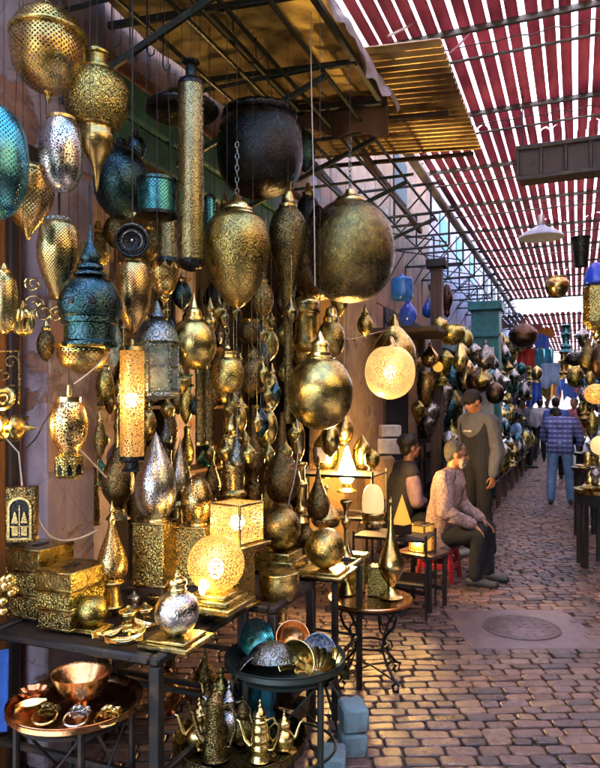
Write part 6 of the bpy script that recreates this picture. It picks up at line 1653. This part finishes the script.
# right: black drum tables with round brass trays
def drum(label, u, v, d, r, m, lab2, n=5):
    p = P(u, v, d); b = thing('tray_table', label, 'table', (p.x, p.y, 0)); z = p.z
    q = MB(); q.lathe([(0, z), (r * .85, z + .002), (r, z + .03), (r * 1.03, z + .03), (r, z - .01), (0, z - .015)], 44, k=1); q.build('tray', m, b)
    q = MB(); q.lathe([(r * .9, z - .012), (r * .92, z - .10), (r * .90, z - .12), (r * .86, z - .12)], 44, k=1); q.build('apron', 'vest_black', b)
    for i in range(6):
        a = i * PI / 3 + .3; q = MB(); q.box((r * .84 * math.cos(a), r * .84 * math.sin(a), (z - .1) / 2), (.06, .05, z - .1), rz=a); q.build('leg', 'wood_dark', b)
    for i in range(n):
        a = rnd.random() * 6; rr = r * rnd.uniform(.1, .65)
        q = MB(); h = rnd.uniform(.03, .06); w_ = rnd.uniform(.05, .09); q.lathe([(w_ * .5, h), (w_, h * .9), (w_ * .9, h * .5), (w_ * .4, 0), (0, 0)], 20)
        o = q.build('metal_dish', rnd.choice(('brass_far', 'silver_far', 'brass_bright')), loc=(p.x + rr * math.cos(a), p.y + rr * math.sin(a), z + .006)); tag(o, lab2, 'dish', lab2)
drum('round brass tray on a black drum table, nearest at the right edge', 604, 492, 6.6, .27, 'brass_bright', 'small metal dish on the nearest brass tray at the right edge', 11)
drum('round blue grey tray on a black drum table behind the brass one', 598, 470, 8.0, .29, 'silver', 'small metal dish on the blue grey tray at the right', 11)
drum('small round tray table of glass and silver beside the plaid walker', 596, 455, 9.3, .28, 'silver_far', 'small metal dish on the tray beside the plaid walker', 8)
# far awnings
for lab, m, u, v, d, w_, h_ in (('faded red cloth awning at the far end of the alley', 'tarp_red', 521, 322, 20, 1.1, .35), ('orange cloth awning below the red one at the far end', 'tarp_orange', 536, 332, 21, 1.0, .3), ('white cloth awning between the red and the orange ones', 'tarp_white', 541, 325, 24, 1.0, .3), ('blue cloth hanging at the far end of the alley', 'jacket_blue', 542, 352, 20, .4, 1.0), ('pink cloth hanging left of the far blue cloth', 'shirt_rose', 529, 360, 19, .35, .7)):
    q = MB(); q.sheet(lambda a, b_: ((a - .5) * w_, .25 * (b_ - .5) + .02 * math.sin(a * 14), (.5 - b_) * h_ + .04 * math.sin(a * 5)), 20, 8, .006); o = q.build('cloth_awning', m, loc=P(u, v, d), rz=-AL); tag(o, lab, 'awning')

for i, (m, lab) in enumerate((('tarp_red', 'small red cloth hanging over the far alley'), ('shirt_sky', 'pale blue cloth hanging over the far alley'), ('teal_far', 'teal cloth strip hanging over the far alley'), ('tarp_orange', 'narrow orange cloth hanging over the far alley'),
        ('shirt_mauve', 'mauve cloth hanging by the far left stalls'), ('jacket_blue', 'deep blue cloth hanging by the far left stalls'), ('tarp_white', 'white sheet hanging by the far left stalls'), ('shirt_rose', 'rose cloth hanging by the far right stalls'), ('leaf', 'dark green cloth hanging by the far right stalls'), ('tarp_yellow', 'tan cloth hanging by the far right stalls'))):
    s0 = 15 + i * 1.05; t0 = (-1.0, -.55, -.75, -.2, -1.3, -1.15, -1.35, .15, .3, .2)[i]; z0 = (2.75, 2.5, 2.9, 2.65, 2.6, 2.2, 2.8, 2.5, 2.2, 2.7)[i]; w_ = .35 + .05 * (i % 4); h_ = .4 + .12 * (i % 3)
    q = MB(); q.sheet(lambda a, b_: ((a - .5) * w_, .04 * math.sin(a * 17 + b_) + .02 * math.sin(b_ * 6), -b_ * h_ * (1 + .1 * math.sin(a * 7))), 26, 10, .005)
    o = q.build('hanging_cloth', m if m != 'teal_far' else 'teal_cloth', loc=A(s0, t0, z0), rz=-AL + .2 * math.sin(i * 3)); tag(o, lab, 'cloth')
CG, CL = 'lanterns hanging over the far alley', 'small metal lantern hanging free over the far end of the alley'
for i in range(34):
    o = far_src[i % len(far_src)].copy(); C.objects.link(o); o.name = 'hanging_lantern'; o.location = A(rnd.uniform(13, 24), rnd.choice((rnd.uniform(-1.3, -.7), rnd.uniform(.0, .5))), rnd.uniform(2.0, 2.9)); k_ = rnd.uniform(.7, 1.2); o.scale = (k_, k_, k_ * rnd.uniform(.8, 1.2)); tag(o, CL, 'lantern', CG)
for i, (u, d_, yw_, sh, lab) in enumerate(((540, 19, 70, 'tarp_white', 'far walker in a white shirt in the middle of the alley'), (524, 23, 200, 'shirt_rose', 'farthest walker in a rose shirt near the alley end'), (547, 24, 250, 'teal_cloth', 'farthest walker in a teal shirt near the alley end'), (518, 19.5, -30, 'shirt_mauve', 'far standing person in a mauve shirt by the left stalls'))):
    o_ = P(u, 460, d_); o_.z = 0
    person(lab, o_, R(yw_), J3, sh, 'trousers_charcoal', 'skin_brown', 'hair_black', (0, R(5)), 'shoe_dark', .025, sleeve='mid')

for i in range(34):
    p = P(rnd.uniform(583, 606), rnd.uniform(348, 452), rnd.uniform(6.8, 12))
    o = far_src[(i * 3) % len(far_src)].copy(); C.objects.link(o); o.name = 'hanging_lantern'; o.location = p; k_ = rnd.uniform(.4, .8); o.scale = (k_, k_, k_ * rnd.uniform(.8, 1.3)); tag(o, RL, 'lantern', RG)

fills = ('shirt_sky', 'tarp_orange', 'jacket_blue', 'tarp_white', 'leaf', 'shirt_rose', 'teal_cloth', 'tarp_red', 'tarp_yellow', 'shirt_mauve')
for i in range(22):
    m = fills[i % 10]; w_ = rnd.uniform(.25, .6); h_ = rnd.uniform(.35, 1.0)
    q = MB(); q.sheet(lambda a, b_: ((a - .5) * w_ * (1 - .25 * b_ * math.sin(i + a * 5)), .04 * math.sin(a * 15 + b_ * 2), -b_ * h_ * (1 + .15 * math.sin(a * 8 + i))), 20, 8, .005)
    o = q.build('hanging_cloth', m, loc=A(rnd.uniform(22, 31), rnd.uniform(-1.8, .9), rnd.uniform(2.0, 3.4)), rz=-AL + rnd.uniform(-.4, .4)); tag(o, 'small coloured cloth among many hanging at the hazy end of the alley', 'cloth', 'cloths hanging at the end of the alley')
for (u, v, d_) in ((590, 488, 6.75), (596, 487, 6.7), (601, 489, 6.55), (594, 467, 8.1), (600, 468, 8.0), (588, 466, 8.1), (590, 453, 9.4), (597, 453, 9.3), (603, 490, 6.7), (604, 468, 8.1)):
    o = far_src[(u + v) % len(far_src)].copy(); C.objects.link(o); o.name = 'brass_vase'; p = P(u, v, d_); k_ = rnd.uniform(.35, .55); o.location = p; o.scale = (k_, k_, k_); tag(o, 'small metal vase standing on the round trays at the right edge', 'vase', 'vases on the round trays')
